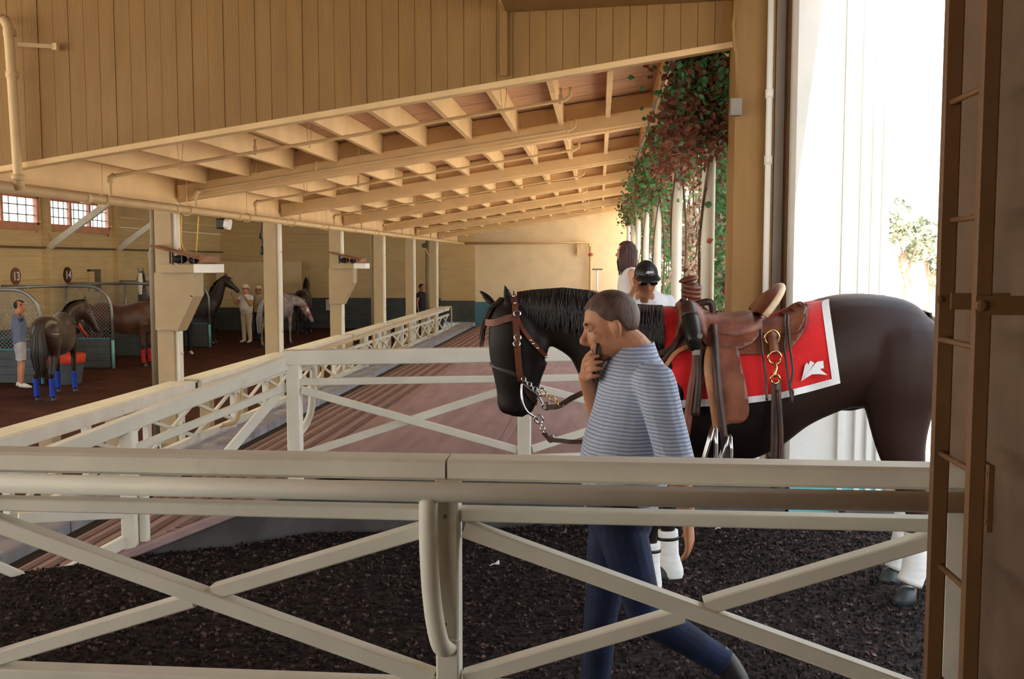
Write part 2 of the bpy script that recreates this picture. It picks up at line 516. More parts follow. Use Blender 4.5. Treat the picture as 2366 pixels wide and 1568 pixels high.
mb = MB(); mb.bar((-5.3, (ys[0] + ys[3]) / 2, deck_z(-5.3) + .05), (1.62, (ys[0] + ys[3]) / 2, deck_z(1.62) + .05), ys[3] - ys[0], .02)
mb.build('roofing', M['rust'], ceil)
# header beams along the left columns and the eave
for b in range(len(ys) - 1):
    mb = MB(); mb.box2((XL - .08, ys[b] + .02, 2.40), (XL + .06, ys[b + 1] - .02, 2.84)); mb.build('header', M['beam'], ceil)
mb = MB(); mb.box2((XR - .07, YG + .1, 3.36), (XR + .07, YB, 3.60)); mb.build('eave_beam', M['beam'], ceil)

# high roof over the path; unseen right strip and rear added for shade
mb = MB(); mb.box2((-9, -9.0, 3.86), (1.52, YG + .1, 3.95)); mb.box2((1.52, -6.0, 3.86), (2.5, 5.7, 3.95))
o = mb.build('trim_8', M['board']); struct(o, 'boarded soffit of the high roof above the gable, unseen shading strip added', 'soffit')
mb = MB()
mb.prism([W(1150, -30, 7.5), W(1150, 2, 7.5), W(1172, 38, 7.5), W(1700, 10, 7.5), W(1700, -30, 7.5)], (0, -.5, 0))
o = mb.build('trim_9', M['board']); struct(o, 'boxed beam under the high roof at the top of the gable', 'beam')

# ---- end wall and stall walls
mb = MB(); z0 = -.7
xe0 = W(1098, 600, YB).x
mb.prism([(xe0, YB, z0), (1.6, YB, z0), (1.6, YB, 3.9), (xe0, YB, 3.1)], (0, .25, 0))
o = mb.build('wall_back', M['plaster']); struct(o, 'cream plaster end wall of the arcade', 'wall')
mb = MB(); mb.box2((xe0 - .01, YB - .02, z0), (W(1135, 700, YB).x + .3, YB + .2, W(1110, 697, YB).z))
mm = mb.build('baseboard_back', M['teal']); struct(mm, 'teal painted dado low on the end wall', 'dado')
XW = -14.4
lw = root('wall_left', (XW, 24, 1), 'long cream boarded wall behind the stalls with high windows', 'wall', kind='structure')
# wall built around the window openings, in siding courses
wins = [(W(-60, 480, 24).y, 0, 0)]
def yw(px): 
    d = RC @ Vector(((px - CX) / F, -(500 - CY) / F, -1.0)); return XW * d.y / d.x
winspans = [(yw(-95), yw(86)), (yw(108), yw(250))]
zt, zb = 3.42, 2.70
courses = [(-.8 + .3 * k, -.8 + .3 * k + .295) for k in range(16)]
for (a, b) in courses:
    spans = [(16.0, 37.2)]
    if b > zb - .05 and a < zt + .05:
        spans = []; y = 16.0
        for (p, q) in winspans:
            spans.append((y, p)); y = q
        spans.append((y, 37.2))
    for (p, q) in spans:
        mb = MB(); mb.box2((XW - .05, p, a), (XW, q, b)); mb.build('siding_board', M['slate'] if b < .25 else M['stallwall'], lw)
mb = MB(); mb.box2((XW - .12, 16, -.8), (XW - .055, 37.2, zb - .03)); mb.box2((XW - .12, 16, zt + .1), (XW - .055, 37.2, 4.0)); mb.build('backing', M['stallwall'], lw)
for y in (yw(0) - 3.66, yw(100), yw(262), yw(262) + 3.66):
    mb = MB(); mb.box2((XW, y - .09, -.75), (XW + .16, y + .09, 4.0)); mb.build('wall_post', M['stallwall'], lw)
for py0, py1, px in ((538, 462, 100), (545, 478, 262)):
    y = yw(px)
    mb = MB(); mb.bar((XW + .15, y, 2.15), (XW + 1.9, y, 3.35), .12, .16, bev=.008); mb.build('knee_brace', M['paint'], lw)
mb = MB(); mb.tube([(XW + .09, 18, 2.12), (XW + .09, 37, 2.12)], .03); mb.build('conduit', M['drain'], lw)
for i, (p, q) in enumerate(winspans):
    wr = root('window_%d' % (i + 1), (XW, p, zb), ('small' if i else 'large') + ' bright window high on the stall wall, ' + ('right' if i else 'left') + ' of the two', 'window', kind='structure')
    mb = MB()
    for (ya, yb, za, zb_) in ((p, q, zt - .06, zt + .05), (p, q, zb - .14, zb + .05), (p, p + .09, zb, zt), (q - .09, q, zb, zt)):
        mb.box2((XW - .06, ya, za), (XW + .05, yb, zb_))
    mb.build('frame', M['pinkframe'], wr)
    n = 2 if i == 0 else 3
    for s in range(n):
        ya = p + .09 + (q - p - .18) * s / n; yb = p + .09 + (q - p - .18) * (s + 1) / n
        if s:
            mb = MB(); mb.box2((XW - .05, ya - .05, zb), (XW + .04, ya + .05, zt)); mb.build('mullion', M['pinkframe'], wr)
        mb = MB(); mb.box2((XW - .03, ya + .02, zb + .03), (XW - .02, yb - .02, zt - .04)); g = mb.build('pane', M['glass'], wr)
        for c in range(1, 4):
            y = lerp(ya, yb, c / 4); mb = MB(); mb.box2((XW - .035, y - .012, zb), (XW - .01, y + .012, zt)); mb.build('muntin', M['steelpipe'], wr)
        for c in range(1, 3):
            z = lerp(zb, zt, c / 3); mb = MB(); mb.box2((XW - .035, ya, z - .012), (XW - .01, yb, z + .012)); mb.build('muntin', M['steelpipe'], wr)
# wall closing the stalls at the far end
YF = 37.0
fw = root('trim_16', (-8, YF, 1), 'cream boarded cross wall closing the stalls at the far end', 'wall', kind='structure')
for k in range(16):
    a = -.8 + .3 * k
    mb = MB(); mb.box2((XW, YF, a), (-1.0, YF + .06, a + .292)); mb.build('siding_board', M['slate'] if a + .29 < 0.42 else M['stallwall'], fw)
mb = MB(); mb.box2((XW, YF + .062, -.8), (-1.0, YF + .12, 4.0)); mb.build('backing', M['stallwall'], fw)
for z in (2.2, 1.72):
    mb = MB(); mb.bar((XW, YF - .03, z), (-5, YF - .03, z), .06, .05); mb.build('wall_rail', M['stallwall'], fw)
# plain pale partition of boards standing in front of that wall
pp = root('board_partition', W(600, 760, 35.5), 'pale cream board screen standing behind the grey horse', 'partition')
a = W(500, 604, 35.5); b = W(696, 604, 35.5); zlow = -.75
n = 9
for k in range(n):
    za = lerp(zlow, a.z, k / n); zb2 = lerp(zlow, a.z, (k + 1) / n) - .01
    mb = MB(); mb.box2((a.x, 35.45, za), (b.x, 35.5, zb2)); mb.build('board', M['slate'] if k < 3 else M['plaster'], pp)
# dark recess beside the end wall
dk = root('grey_board_panel', W(1060, 700, YB + 2.0), 'tall dim tan panel in the dark recess left of the end wall', 'panel')
a = W(1018, 603, YB + 2.0); b = W(1100, 603, YB + 2.0); c = W(1018, 694, YB + 2.0)
mb = MB(); mb.box2((a.x, YB + 2, c.z), (b.x, YB + 2.05, a.z)); mb.build('upper_panel', M['stallwall'], dk)
mb = MB(); mb.box2((a.x, YB + 1.99, -.8), (b.x, YB + 2.06, c.z)); mb.build('lower_panel', M['slate'], dk)
# roof above the stalls
mb = MB(); mb.box2((XW - .3, 5, 4.0), (-8.2, YF + .2, 4.1)); mb.box2((-7.0, 5, 4.0), (XL - .3, YF + .2, 4.1))
mb.box2((-5.3, YB + .26, 3.0), (1.6, YF + .2, 3.3))
o = mb.build('trim_10', M['beam']); struct(o, 'roof over the horse stalls', 'roof')
mb = MB(); mb.box2((-5.25, YG, 2.83), (-5.2, YB + 3, 4.05)); 
o = mb.build('trim_11', M['beam']); struct(o, 'upstand between arcade roof and stall roof', 'fascia')

sk = MB(); sk.box2((-8.25, 5, 4.11), (-6.95, 28, 4.14)); sk2 = MB(); sk2.box2((-8.25, 28, 4.1), (-6.95, YF + .2, 4.14))  # unseen skylight added to brighten the stalls, covered where they should darken
o = sk2.build('trim_19', M['beam']); struct(o, 'closed far end of the added skylight strip, darkening the far stalls', 'roof')
def transl():
    m = bpy.data.materials.new('added_skylight_sheet'); m.use_nodes = True
    n = m.node_tree.nodes; l = m.node_tree.links; n.remove(n['Principled BSDF'])
    a = n.new('ShaderNodeBsdfTranslucent'); a.inputs[0].default_value = (.8, .72, .55, 1)
    l.new(a.outputs[0], n['Material Output'].inputs[0]); return m
o = sk.build('trim_15', transl()); struct(o, 'unseen translucent skylight strip added to light the stalls', 'skylight')

# ---- pillar on the right of the arcade, with its jamb and trims
def col_x(px, D): return W(px, 605, D).x
pil = root('trim_12', (1.05, 7.2, 0), 'tan plaster pillar at the right end of the gable', 'pillar', kind='structure')
mb = MB(); mb.box2((col_x(1692, 7.2), 7.2, -.1), (col_x(1782, 7.2), 7.6, 4.0)); mb.build('shaft', M['board'], pil)
mb = MB(); mb.box2((col_x(1784, 7.32), 7.32, .22), (col_x(1818, 7.32), 7.9, 4.6)); mb.build('jamb', M['white'], pil)
mb = MB(); mb.box2((col_x(1812, 7.2), 7.2, .22), (col_x(1826, 7.2), 7.9, 4.6)); mb.build('brown_strip', M['brownpost'], pil)
mb = MB(); mb.box2((col_x(1827, 7.15), 7.15, .22), (col_x(1834, 7.15), 7.9, 4.6)); mb.build('edge_strip', M['board'], pil)
mb = MB(); mb.box2((col_x(1735, 7.14), 7.14, -.1), (col_x(1760, 7.14), 7.19, .22)); mb.box2((col_x(1768, 7.14), 7.14, -.1), (col_x(1782, 7.14), 7.19, .22)); mb.build('teal_foot', M['tealb'], pil)
ww = root('trim_13', (1.75, 6.95, 0), 'white sunlit wall with a fluted pilaster right of the brown trim', 'wall', kind='structure')
xa, xb = col_x(1834, 6.95), col_x(2052, 6.95)
mb = MB(); mb.box2((xa, 6.95, .26), (xb, 7.4, 6.5)); mb.build('wall_face', M['white'], ww)
mb = MB(); mb.box2((xa, 6.93, -.05), (xb, 7.4, .26)); mb.build('teal_dado', M['tealb'], ww)
for px in (1945, 1985, 2012, 2036):
    mb = MB(); mb.box2((col_x(px, 6.93), 6.91, .0), (col_x(px + 12, 6.93), 6.95, 6.5)); mb.build('fluting', M['white'], ww)
blk = MB(); a = WZ(1945, 1201, 0); b = WZ(2066, 1203, 0)
blk.bar((a.x, a.y - .0, .04), (b.x, b.y, .04), .16, .12, bev=.02); o = blk.build('concrete_block', M['concrete'])
tag(o, 'rough grey concrete block at the foot of the white wall', 'block')

bwl = MB(); bwl.box2((-3.7, -3.2, -.2), (1.3, -3.0, 3.86))  # unseen wall, added to keep light off the fence and ladder post
o = bwl.build('light_block_wall', M['concwall']); struct(o, 'unseen brown wall added behind the photographer to block light', 'wall')
# right wall beside the ladder post
rw = MB(); rw.box2((.985, -3.0, -.2), (1.25, 2.93, 3.86))
o = rw.build('trim_14', M['concwall']); struct(o, 'brown concrete wall at the right edge behind the ladder post', 'wall')
# ================================================================== columns, fences, pipes
def post_box(mb, x, y, z0, z1, w, d=None, bev=.006):
    d = d or w
    mb.bar((x, y, z0), (x, y, z1), w, d, up=(0, 1, 0), bev=bev)

# left columns: square posts, every second one carries a corbel with shelf and lamp hood
names = ['nearest', 'second', 'third', 'fourth', 'fifth', 'farthest']
for k, y in enumerate(DEP):
    corb = k in (0, 2)
    lb = {0: 'nearest square cream post by the stalls, with stepped bracket', 1: 'plain cream post in front of the grey horse', 2: 'cream post with smaller stepped bracket behind the first two', 3: 'fourth cream post along the stalls, behind a drain pipe',
          4: 'fifth cream post along the stall railing', 5: 'farthest cream post at the end of the stall railing'}[k]
    c = root('stall_post', (XL, y, -.4), lb, 'post', 'cream posts along the stalls')
    mb = MB(); post_box(mb, XL - .09, y - .02, -.45, 2.42, .20); mb.build('shaft', M['postshade'], c)
    mb = MB(); post_box(mb, XL + .03, y - .04, -.45, 2.42, .06, .10); mb.build('lit_face_strip', M['paint'], c)  # lighter strip painted for the lit right side of the post
    mb = MB(); mb.box((XL - .05, y, -.36), (.30, .24, .06)); mb.build('foot_plate', M['paint'], c)
    for z in (-.1, .3, .7, 1.9):
        mb = MB(); mb.ellip((XL + .062, y - .04, z), (.008, .014, .014), nu=8, nv=5); mb.build('bolt', M['bolt'], c)
    if corb:
        xs_ = [(-.19, 1.63), (.24, 1.63), (.24, 1.37), (.03, .98), (-.19, .98)]
        mb = MB(); mb.prism([(XL + a, y - .16, z) for a, z in xs_], (0, .26, 0)); mb.build('bracket', M['postshade'], c)
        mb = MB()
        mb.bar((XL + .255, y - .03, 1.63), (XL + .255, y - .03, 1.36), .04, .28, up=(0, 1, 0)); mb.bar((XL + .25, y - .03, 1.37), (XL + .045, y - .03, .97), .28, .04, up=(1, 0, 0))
        mb.build('bracket_edge', M['postshade'], c)
        mb = MB(); mb.box2((XL - .12, y - .22, 1.63), (XL + .30, y + .12, 1.72)); mb.build('shelf', M['postshade'], c)
        mb = MB(); mb.box2((XL + .30, y - .22, 1.63), (XL + .52, y + .12, 1.725)); o = mb.build('shelf_end', M['white'], c); o['label'] = 'bright white end of the shelf'
        # lamp hood
        h = root('lamp_hood', (XL + .1, y, 1.73), 'rust brown slanted hood on the shelf of the ' + ('nearest' if k == 0 else 'third') + ' stall post', 'hood', 'brown hoods on the post shelves')
        p0 = Vector((XL - .14, y - .1, 1.93)); p1 = Vector((XL + .44, y - .1, 1.78))
        mb = MB(); mb.bar(p0, p1, .5, .022, bev=.006); mb.build('hood_plate', M['rust'], h)
        mb = MB(); mb.bar(p1 + Vector((0, -.25, 0)), p1 + Vector((0, .25, 0)), .03, .07); mb.bar(p1 + Vector((0, -.25, 0)), p1 + Vector((.06, -.25, .06)), .02, .02); mb.build('hood_lip', M['rust'], h)
        for dx in (.02, .16, .30):
            mb = MB(); mb.tube([(XL + dx, y - .2, 1.73), (XL + dx, y - .2, 1.92 - (dx + .14) * .26)], .012, 6); mb.build('hood_leg', M['black'], h)
        mb = MB(); mb.ellip((XL + .1, y - .12, 1.78), (.09, .07, .05)); mb.ellip((XL + .26, y - .12, 1.77), (.06, .06, .045)); mb.build('lamp_body', M['black'], h)
        if k == 0:
            for j, (pa, pb, pc) in enumerate((((420, 495), (420, 560), (432, 584)), ((459, 500), (456, 550), (453, 582)))):
                mb = MB(); a, b, d_ = (W(*q, y - .05) for q in (pa, pb, pc)); mb.tube(catmull([tuple(a), tuple(b), tuple(d_)], 6), .007, 6)
                o = mb.build('power_cord', M['yellow']); tag(o, ('left' if j == 0 else 'right') + ' of two yellow cords hanging above the nearest lamp hood', 'cord', 'yellow cords')
# round drain pipe at the first post
dp = root('drain_pipe', W(353, 930, 11.45), 'round tan drain pipe left of the nearest stall post', 'pipe')
a = W(352, 488, 11.4); b = W(356, 930, 11.4)
mb = MB(); mb.tube([(a.x, a.y, -.5), (a.x, a.y, 1.85), (a.x + .01, a.y, 2.0), (a.x + .01, a.y, 2.42)], [.055, .055, .045, .04], 12); mb.build('pipe', M['drain'], dp, smooth=True)
mb = MB(); mb.tube([(a.x, a.y, 1.80), (a.x, a.y, 1.88)], .062, 12); mb.build('collar', M['drain'], dp)
for kk, pxx, D in ((0, 862, 22.2), (1, 987, 29.9)):
    q = W(pxx, 600, D); mb = MB(); mb.tube([(q.x, q.y, -.4), (q.x, q.y, 2.4)], .055, 10)
    o = mb.build('drain_pipe', M['drain'], smooth=True); tag(o, ['slim brown drain pipe beside the fourth stall post', 'slim brown drain pipe beside the farthest stall post'][kk], 'pipe')

# long railing of the stalls
rl = root('stall_railing', (-4.75, 12, -.3), 'long cream railing with crossed braces between stalls and gutter', 'railing')
Y0, Y1 = 6.6, 30.5
seg = [Y0] + DEP + [Y1]
XF = -4.62
for a, b in zip(seg, seg[1:]):
    g = .09
    mb = MB(); mb.bar((-4.76, a + g, .372), (-4.76, b - g, .372), .26, .04, bev=.006); mb.build('top_board', M['paint'], rl)
    mb = MB(); mb.bar((XF, a + g, .325), (XF, b - g, .325), .045, .12, bev=.006); mb.build('fascia', M['paint'], rl)
    mb = MB(); mb.bar((XF - .02, a + g, .13), (XF - .02, b - g, .13), .06, .06, bev=.005); mb.build('middle_rail', M['paint'], rl)
    mb = MB(); mb.bar((XF - .02, a + g, -.28), (XF - .02, b - g, -.28), .08, .07, bev=.005); mb.build('bottom_rail', M['paint'], rl)
y = DEP[0] - 1.22 * 4
while y < Y1 - .3:
    if min(abs(y - d) for d in DEP) > .3:
        mb = MB(); post_box(mb, XF - .03, y, -.36, .30, .07); mb.build('upright', M['paint'], rl)
        mb = MB(); post_box(mb, XF - .38, y, -.75, .34, .14); mb.build('back_upright', M['postshade'], rl)
    a, b = y + .05, y + 1.17
    for (za, zb_) in ((.10, -.25), (-.25, .10)):
        mb = MB(); mb.bar((XF - .03 + (.02 if za > 0 else -.02), a, za), (XF - .03 + (.02 if za > 0 else -.02), b, zb_), .03, .035); mb.build('cross_brace', M['paint'], rl)
    y += 1.22
# handrail pipe with hooked brackets
hr = root('handrail', (-4.4, 20, 0), 'thin cream pipe handrail running beside the stall railing', 'handrail')
mb = MB(); mb.tube([(-4.42, 11.2, .33), (-4.42, 29.5, .42), (-4.42, 29.62, .36), (-4.42, 29.62, -.2), (-4.5, 29.55, -.28)], .022, 8); mb.build('pipe', M['pipe'], hr, smooth=True)
for y in (11.7, 15.4, 19.0, 22.7, 26.4):
    mb = MB(); mb.tube(catmull([(-4.42, y + .25, .33), (-4.42, y + .2, .02), (-4.44, y + .1, -.2), (-4.58, y, -.24)], 6), .024, 8); mb.build('hook_bracket', M['pipe'], hr, smooth=True)

# front fence, nearest the camera
YFR = 2.72
ff = root('front_fence', (0, YFR, 0), 'near cream fence with crossed braces across the foreground', 'fence')
xl, xr = -2.2, .98
zt = W(1100, 1053, YFR).z
ztop_back = W(0, 1042, YFR + .07).z
jx = W(1033, 1080, YFR - .02).x
for a, b in ((xl, jx - .003), (jx + .003, xr)):
    mb = MB(); mb.bar((a, YFR + .01, zt - .034), (b, YFR + .01, zt - .034), .10, .060, bev=.009); mb.build('top_rail', M['paint'], ff)
zp = W(1100, 1137, YFR - .07).z
mb = MB(); mb.tube([(xl, YFR - .075, zp), (xr + .03, YFR - .075, zp)], .0275, 20); mb.build('pipe_rail', M['paint'], ff, smooth=True)
z2l = W(500, 1178, YFR).z; z2r = W(1600, 1203, YFR).z
pxl, pxr = W(1013, 1300, YFR).x, W(1062, 1300, YFR).x
pxc = (pxl + pxr) / 2
posts = [W(-72, 1300, YFR).x, pxc, W(2198, 1300, YFR).x]
for i, x in enumerate(posts):
    mb = MB(); mb.bar((x, YFR, -.15), (x, YFR, zt - .06), pxr - pxl + .004, .085, up=(0, 1, 0), bev=.005); mb.build('post', M['paint'], ff)
z2 = W(1300, 1190, YFR).z
for x0, x1 in ((posts[0], posts[1]), (posts[1], posts[2])):
    mb = MB(); mb.bar((x0 + .03, YFR, z2), (x1 - .03, YFR, z2), .055, .036, bev=.004); mb.build('second_rail', M['paint'], ff)
    zb_ = W(500, 1572, YFR).z
    mb = MB(); mb.bar((x0 + .03, YFR, zb_), (x1 - .03, YFR, zb_), .07, .05, bev=.005); mb.build('bottom_rail', M['paint'], ff)
    za, zc = z2 - .035, zb_ + .03
    mb = MB(); mb.bar((x0 + .045, YFR - .004, za - .005), (x1 - .045, YFR - .004, zc + .005), .05, .046, bev=.004); mb.build('cross_brace', M['paint'], ff)
    xm = (x0 + x1) / 2; zm = (za + zc) / 2
    mb = MB(); mb.bar((x0 + .045, YFR + .004, zc + .005), (xm - .03, YFR + .004, zm - .012), .05, .042, bev=.004); mb.build('cross_brace', M['paint'], ff)
    mb = MB(); mb.bar((xm + .03, YFR + .004, zm + .012), (x1 - .045, YFR + .004, za - .005), .05, .042, bev=.004); mb.build('cross_brace', M['paint'], ff)
# hooked pipe bracket carrying the pipe rail
jy = YFR - .075
p = [W(990, 1150, jy), W(990, 1250, jy), W(996, 1360, jy), W(1006, 1440, jy), W(1020, 1492, jy + .01), W(1038, 1490, jy + .045), W(1044, 1470, jy + .05)]
mb = MB(); mb.tube(catmull([tuple(q) for q in p], 6), .0262, 16); mb.build('hook_bracket', M['paint'], ff, smooth=True)
mb = MB(); mb.prism([(pxl, YFR - .045, zp - .01), (pxl, YFR - .045, zp - .075), (pxl + .045, YFR - .045, zp - .01)], (0, .012, 0)); mb.build('gusset', M['paint'], ff)
for py in (1193, 1442):
    q = W(1028, py, YFR - .045); mb = MB(); mb.ellip(q, (.006, .004, .006), nu=8, nv=5); mb.build('bolt', M['bolt'], ff)

# ladder post on the right: two flanges and rungs, a strap, against the concrete wall
lp = root('ladder_post', (.87, 2.4, 0), 'brown painted ladder like post at the right edge of the picture', 'post')
def flange(pxa, pxb, pya, D, th):
    a = W(pxa[0], 0, D); b = W(pxa[1], 1568, D)
    x = (a.x + b.x) / 2; w = W(pxb[0], 0, D).x - a.x
    mb = MB(); mb.bar((x + w / 2, D, -.2), (x + w / 2, D, 3.86), w, th, up=(0, 1, 0), bev=.004); return mb
flange((2180, 2140), (2222, 2180), 0, 2.52, .022).build('far_flange', M['brownpost'], lp)
flange((2263, 2225), (2306, 2266), 0, 2.28, .022).build('near_flange', M['brownpost'], lp)
for py, py2 in ((-20, -60), (237, 205), (508, 503), (783, 797), (1046, 1088), (1306, 1362), (1566, 1640)):
    a = W(2198 if py < 600 else 2172, py, 2.515); b = W(2262 if py < 600 else 2250, py2, 2.285)
    mb = MB(); mb.tube([a, (a.x + .0, b.y, a.z)], .0075, 8); mb.build('rung', M['brownpost'], lp, smooth=True)
zst = W(2300, 705, 2.27).z
mb = MB(); mb.box2((W(2252, 700, 2.262).x, 2.255, zst - .021), (1.0, 2.267, zst + .021)); mb.build('strap', M['brownpost'], lp)
mb = MB(); mb.box2((W(2195, 700, 2.50).x, 2.49, zst - .02), (.99, 2.50, zst + .02)); mb.build('strap', M['brownpost'], lp)
q = W(2268, 706, 2.252); mb = MB(); mb.ellip(q, (.014, .008, .014), nu=10, nv=6); mb.build('bolt', M['brownpost'], lp)
q = W(2172, 691, 2.508); mb = MB(); mb.ellip(q, (.010, .006, .010), nu=10, nv=6); mb.build('bolt', M['brownpost'], lp)
bpz = W(2328, 1142, 2.6).z
bp = root('pipe_flange', (.975, 2.6, bpz), 'brown bolted plate holding the pipe rail end on the concrete wall', 'bracket')
mb = MB(); mb.box((.978, 2.60, bpz), (.012, .11, .17)); mb.build('plate', M['brownpost'], bp)
for dy, dz in ((-.04, -.06), (-.04, .06), (.04, -.06), (.04, .06)):
    mb = MB(); mb.ellip((.970, 2.6 + dy, bpz + dz), (.006, .008, .008), nu=8, nv=5); mb.build('bolt', M['bolt'], bp)

# fence in the middle, on the platform wall, and its wing down the steps
YM = 6.34
mf = root('middle_fence', (-1, YM, .33), 'cream fence with crossed braces behind the walking man', 'fence')
c0 = W(668, 820, 6.25); c0 = Vector((W(676, 900, 6.25).x, 6.25, 0))
def fy(x): return front_y(max(x, -1.85)) + .1
tz = W(1000, 803, 6.45).z
xr_ = W(2060, 850, 6.9).x
px_posts = [c0.x + .01, W(1210, 1000, 6.5).x, W(1750, 1000, 6.8).x]
mb = MB(); mb.bar((c0.x - .06, fy(c0.x), tz - .055), (.95, fy(.95), tz - .055), .12, .095, bev=.006); mb.build('top_rail', M['paint'], mf)
for x in px_posts:
    mb = MB(); post_box(mb, x, fy(x), .3, tz - .1, .085); mb.build('post', M['paint'], mf)
for xa, xb in zip(px_posts, px_posts[1:]):
    z2 = W(1000, 877, 6.45).z; zl = .50
    mb = MB(); mb.bar((xa + .03, fy(xa), z2), (xb - .03, fy(xb), z2), .05, .045, bev=.004); mb.build('second_rail', M['paint'], mf)
    mb = MB(); mb.bar((xa + .03, fy(xa), zl - .06), (xb - .03, fy(xb), zl - .06), .05, .045, bev=.004); mb.build('bottom_rail', M['paint'], mf)
    mb = MB(); mb.bar((xa + .05, fy(xa) - .015, z2 - .05), (xb - .05, fy(xb) - .015, zl), .03, .05, bev=.004); mb.build('cross_brace', M['paint'], mf)
    mb = MB(); mb.bar((xa + .05, fy(xa) + .018, zl), (xb - .05, fy(xb) + .018, z2 - .05), .03, .05, bev=.004); mb.build('cross_brace', M['paint'], mf)
mb = MB(); q = [W(690, 852, 6.3), W(722, 848, 6.42), W(722, 900, 6.42), W(718, 950, 6.42), W(704, 985, 6.40), W(688, 1005, 6.32)]
mb.tube([tuple(v) for v in catmull([tuple(v) for v in q], 5)], .024, 10); mb.build('hook_bracket', M['paint'], mf, smooth=True)
wf = root('wing_fence', (-2.4, 5.8, .2), 'sloping wing of the cream fence going down the pink steps', 'fence')
p1 = W(290, 1100, 5.57); px1 = Vector((p1.x, 5.62, 0)); px0 = Vector((c0.x - .03, 6.27, 0))
t0 = W(660, 824, 6.27).z; t1 = W(290, 967, 5.62).z
dirv = (px1 - px0); slope = (t1 - t0)
px2 = px0 + dirv * 1.95
def wp(f, dz): 
    v = px0 + dirv * f; return (v.x, v.y, t0 + slope * f + dz)
mb = MB(); mb.bar(wp(-.03, -.03), wp(1.95, -.03), .10, .085, bev=.006); mb.build('top_rail', M['paint'], wf)
mb = MB(); mb.bar(wp(.03, -.19), wp(.97, -.19), .045, .045, bev=.004); mb.build('second_rail', M['paint'], wf)
mb = MB(); mb.bar(wp(1.03, -.72), wp(1.95, -.80), .05, .07, bev=.004); mb.build('bottom_rail', M['paint'], wf)
mb = MB(); mb.bar(wp(1.03, -.55), wp(1.6, -.32), .05, .06, bev=.004); mb.build('cross_brace', M['paint'], wf)
mb = MB(); mb.bar(wp(.02, -.17), wp(.5, -.52), .035, .06, bev=.004); mb.build('cross_brace', M['paint'], wf)
mb = MB(); mb.bar(wp(.45, -.46), wp(.97, -.32), .04, .05, bev=.004); mb.build('low_rail', M['paint'], wf)
mb = MB(); mb.bar(wp(1.5, -.75), wp(1.95, -.30), .05, .05, bev=.004); mb.build('cross_brace', M['paint'], wf)
v = px1; mb = MB(); post_box(mb, v.x, v.y, W(290, 1258, v.y).z - .02, t1 - .06, .085); mb.build('post', M['paint'], wf)
mb = MB(); post_box(mb, v.x + .07, v.y + .03, W(290, 1258, v.y).z + .02, .42, .05); mb.build('post_block', M['paint'], wf)
v = px2; mb = MB(); post_box(mb, v.x, v.y, -.6, t0 + slope * 1.95 - .06, .085); mb.build('post', M['paint'], wf)

# ---- sprinkler pipes
XP = -4.47
mpipe = root('main_pipe', (XP, 12, 2.3), 'thick cream water pipe running along the stall posts', 'pipe')
pts = []
pz = lambda px, py: W(px, py, XP / ((RC @ Vector(((px - CX) / F, -(py - CY) / F, -1))).x / (RC @ Vector(((px - CX) / F, -(py - CY) / F, -1))).y))
a = pz(62, 442); b = pz(1048, 563)
e = Vector((XP, YB - .6, W(1050, 562, YB - .6).z))
mb = MB(); mb.tube([(XP, 4.5, a.z), (XP, 20, lerp(a.z, e.z, .5)), (XP, YB - .6, e.z)], .042, 14); mb.build('pipe', M['pipe'], mpipe, smooth=True)
f = W(1362, 560, YB - .5)
mb = MB(); mb.tube([(XP, YB - .6, e.z), (f.x, YB - .2, e.z + .02), (f.x, YB - .2, e.z - .1)], .042, 10); mb.build('cross_pipe', M['pipe'], mpipe, smooth=True)
for y in [8.4 + 1.85 * k for k in range(9)]:
    z = lerp(a.z, e.z, (y - a.y) / (e.y - a.y))
    mb = MB(); mb.tube([(XP, y - .04, z), (XP, y + .04, z)], .05, 14); mb.build('coupling', M['pipe'], mpipe, smooth=True)
    mb = MB(); mb.tube([(XP, y + .3, z - .06), (XP, y + .3, z + .06), (XP, y + .3, beam_z(XP) + .2)], [.004, .004, .004], 6)
    ring = [(XP + .055 * cos(t * pi / 6), y + .3, z + .055 * sin(t * pi / 6)) for t in range(13)]
    mb.tube(ring, .006, 6); mb.build('hanger', M['pipe'], mpipe)
# standpipe at the left
sp = root('standpipe', (-4.45, 7.2, 2.4), 'vertical cream standpipe in front of the gable boards at the left', 'pipe')
q = [W(-30, 40, 7.2), W(8, 42, 7.2), W(18, 60, 7.2), W(22, 100, 7.2), W(32, 250, 7.24), W(42, 410, 7.28)]
mb = MB(); mb.tube([q[1], q[2], q[3], q[4], q[5], (W(48, 440, 7.3).x, 7.3, a.z)], .036, 14); mb.build('pipe', M['pipe'], sp, smooth=True)
mb = MB(); mb.tube([q[0], q[1]], .03, 12); mb.build('side_pipe', M['pipe'], sp, smooth=True)
for py in (75, 172, 410):
    c = W(18 + py * .058, py, 7.23); mb = MB(); mb.tube([c + Vector((0, 0, -.022)), c + Vector((0, 0, .022))], .047, 14); mb.build('coupling', M['pipe'], sp, smooth=True)
a1 = W(40, 103, 7.22); b1 = W(132, 108, 7.33); mb = MB(); mb.bar(a1, b1, .02, .03); mb.bar(b1 - Vector((.03, 0, 0)), b1 + Vector((.005, 0, 0)), .04, .05); mb.build('wall_bracket', M['pipe'], sp)
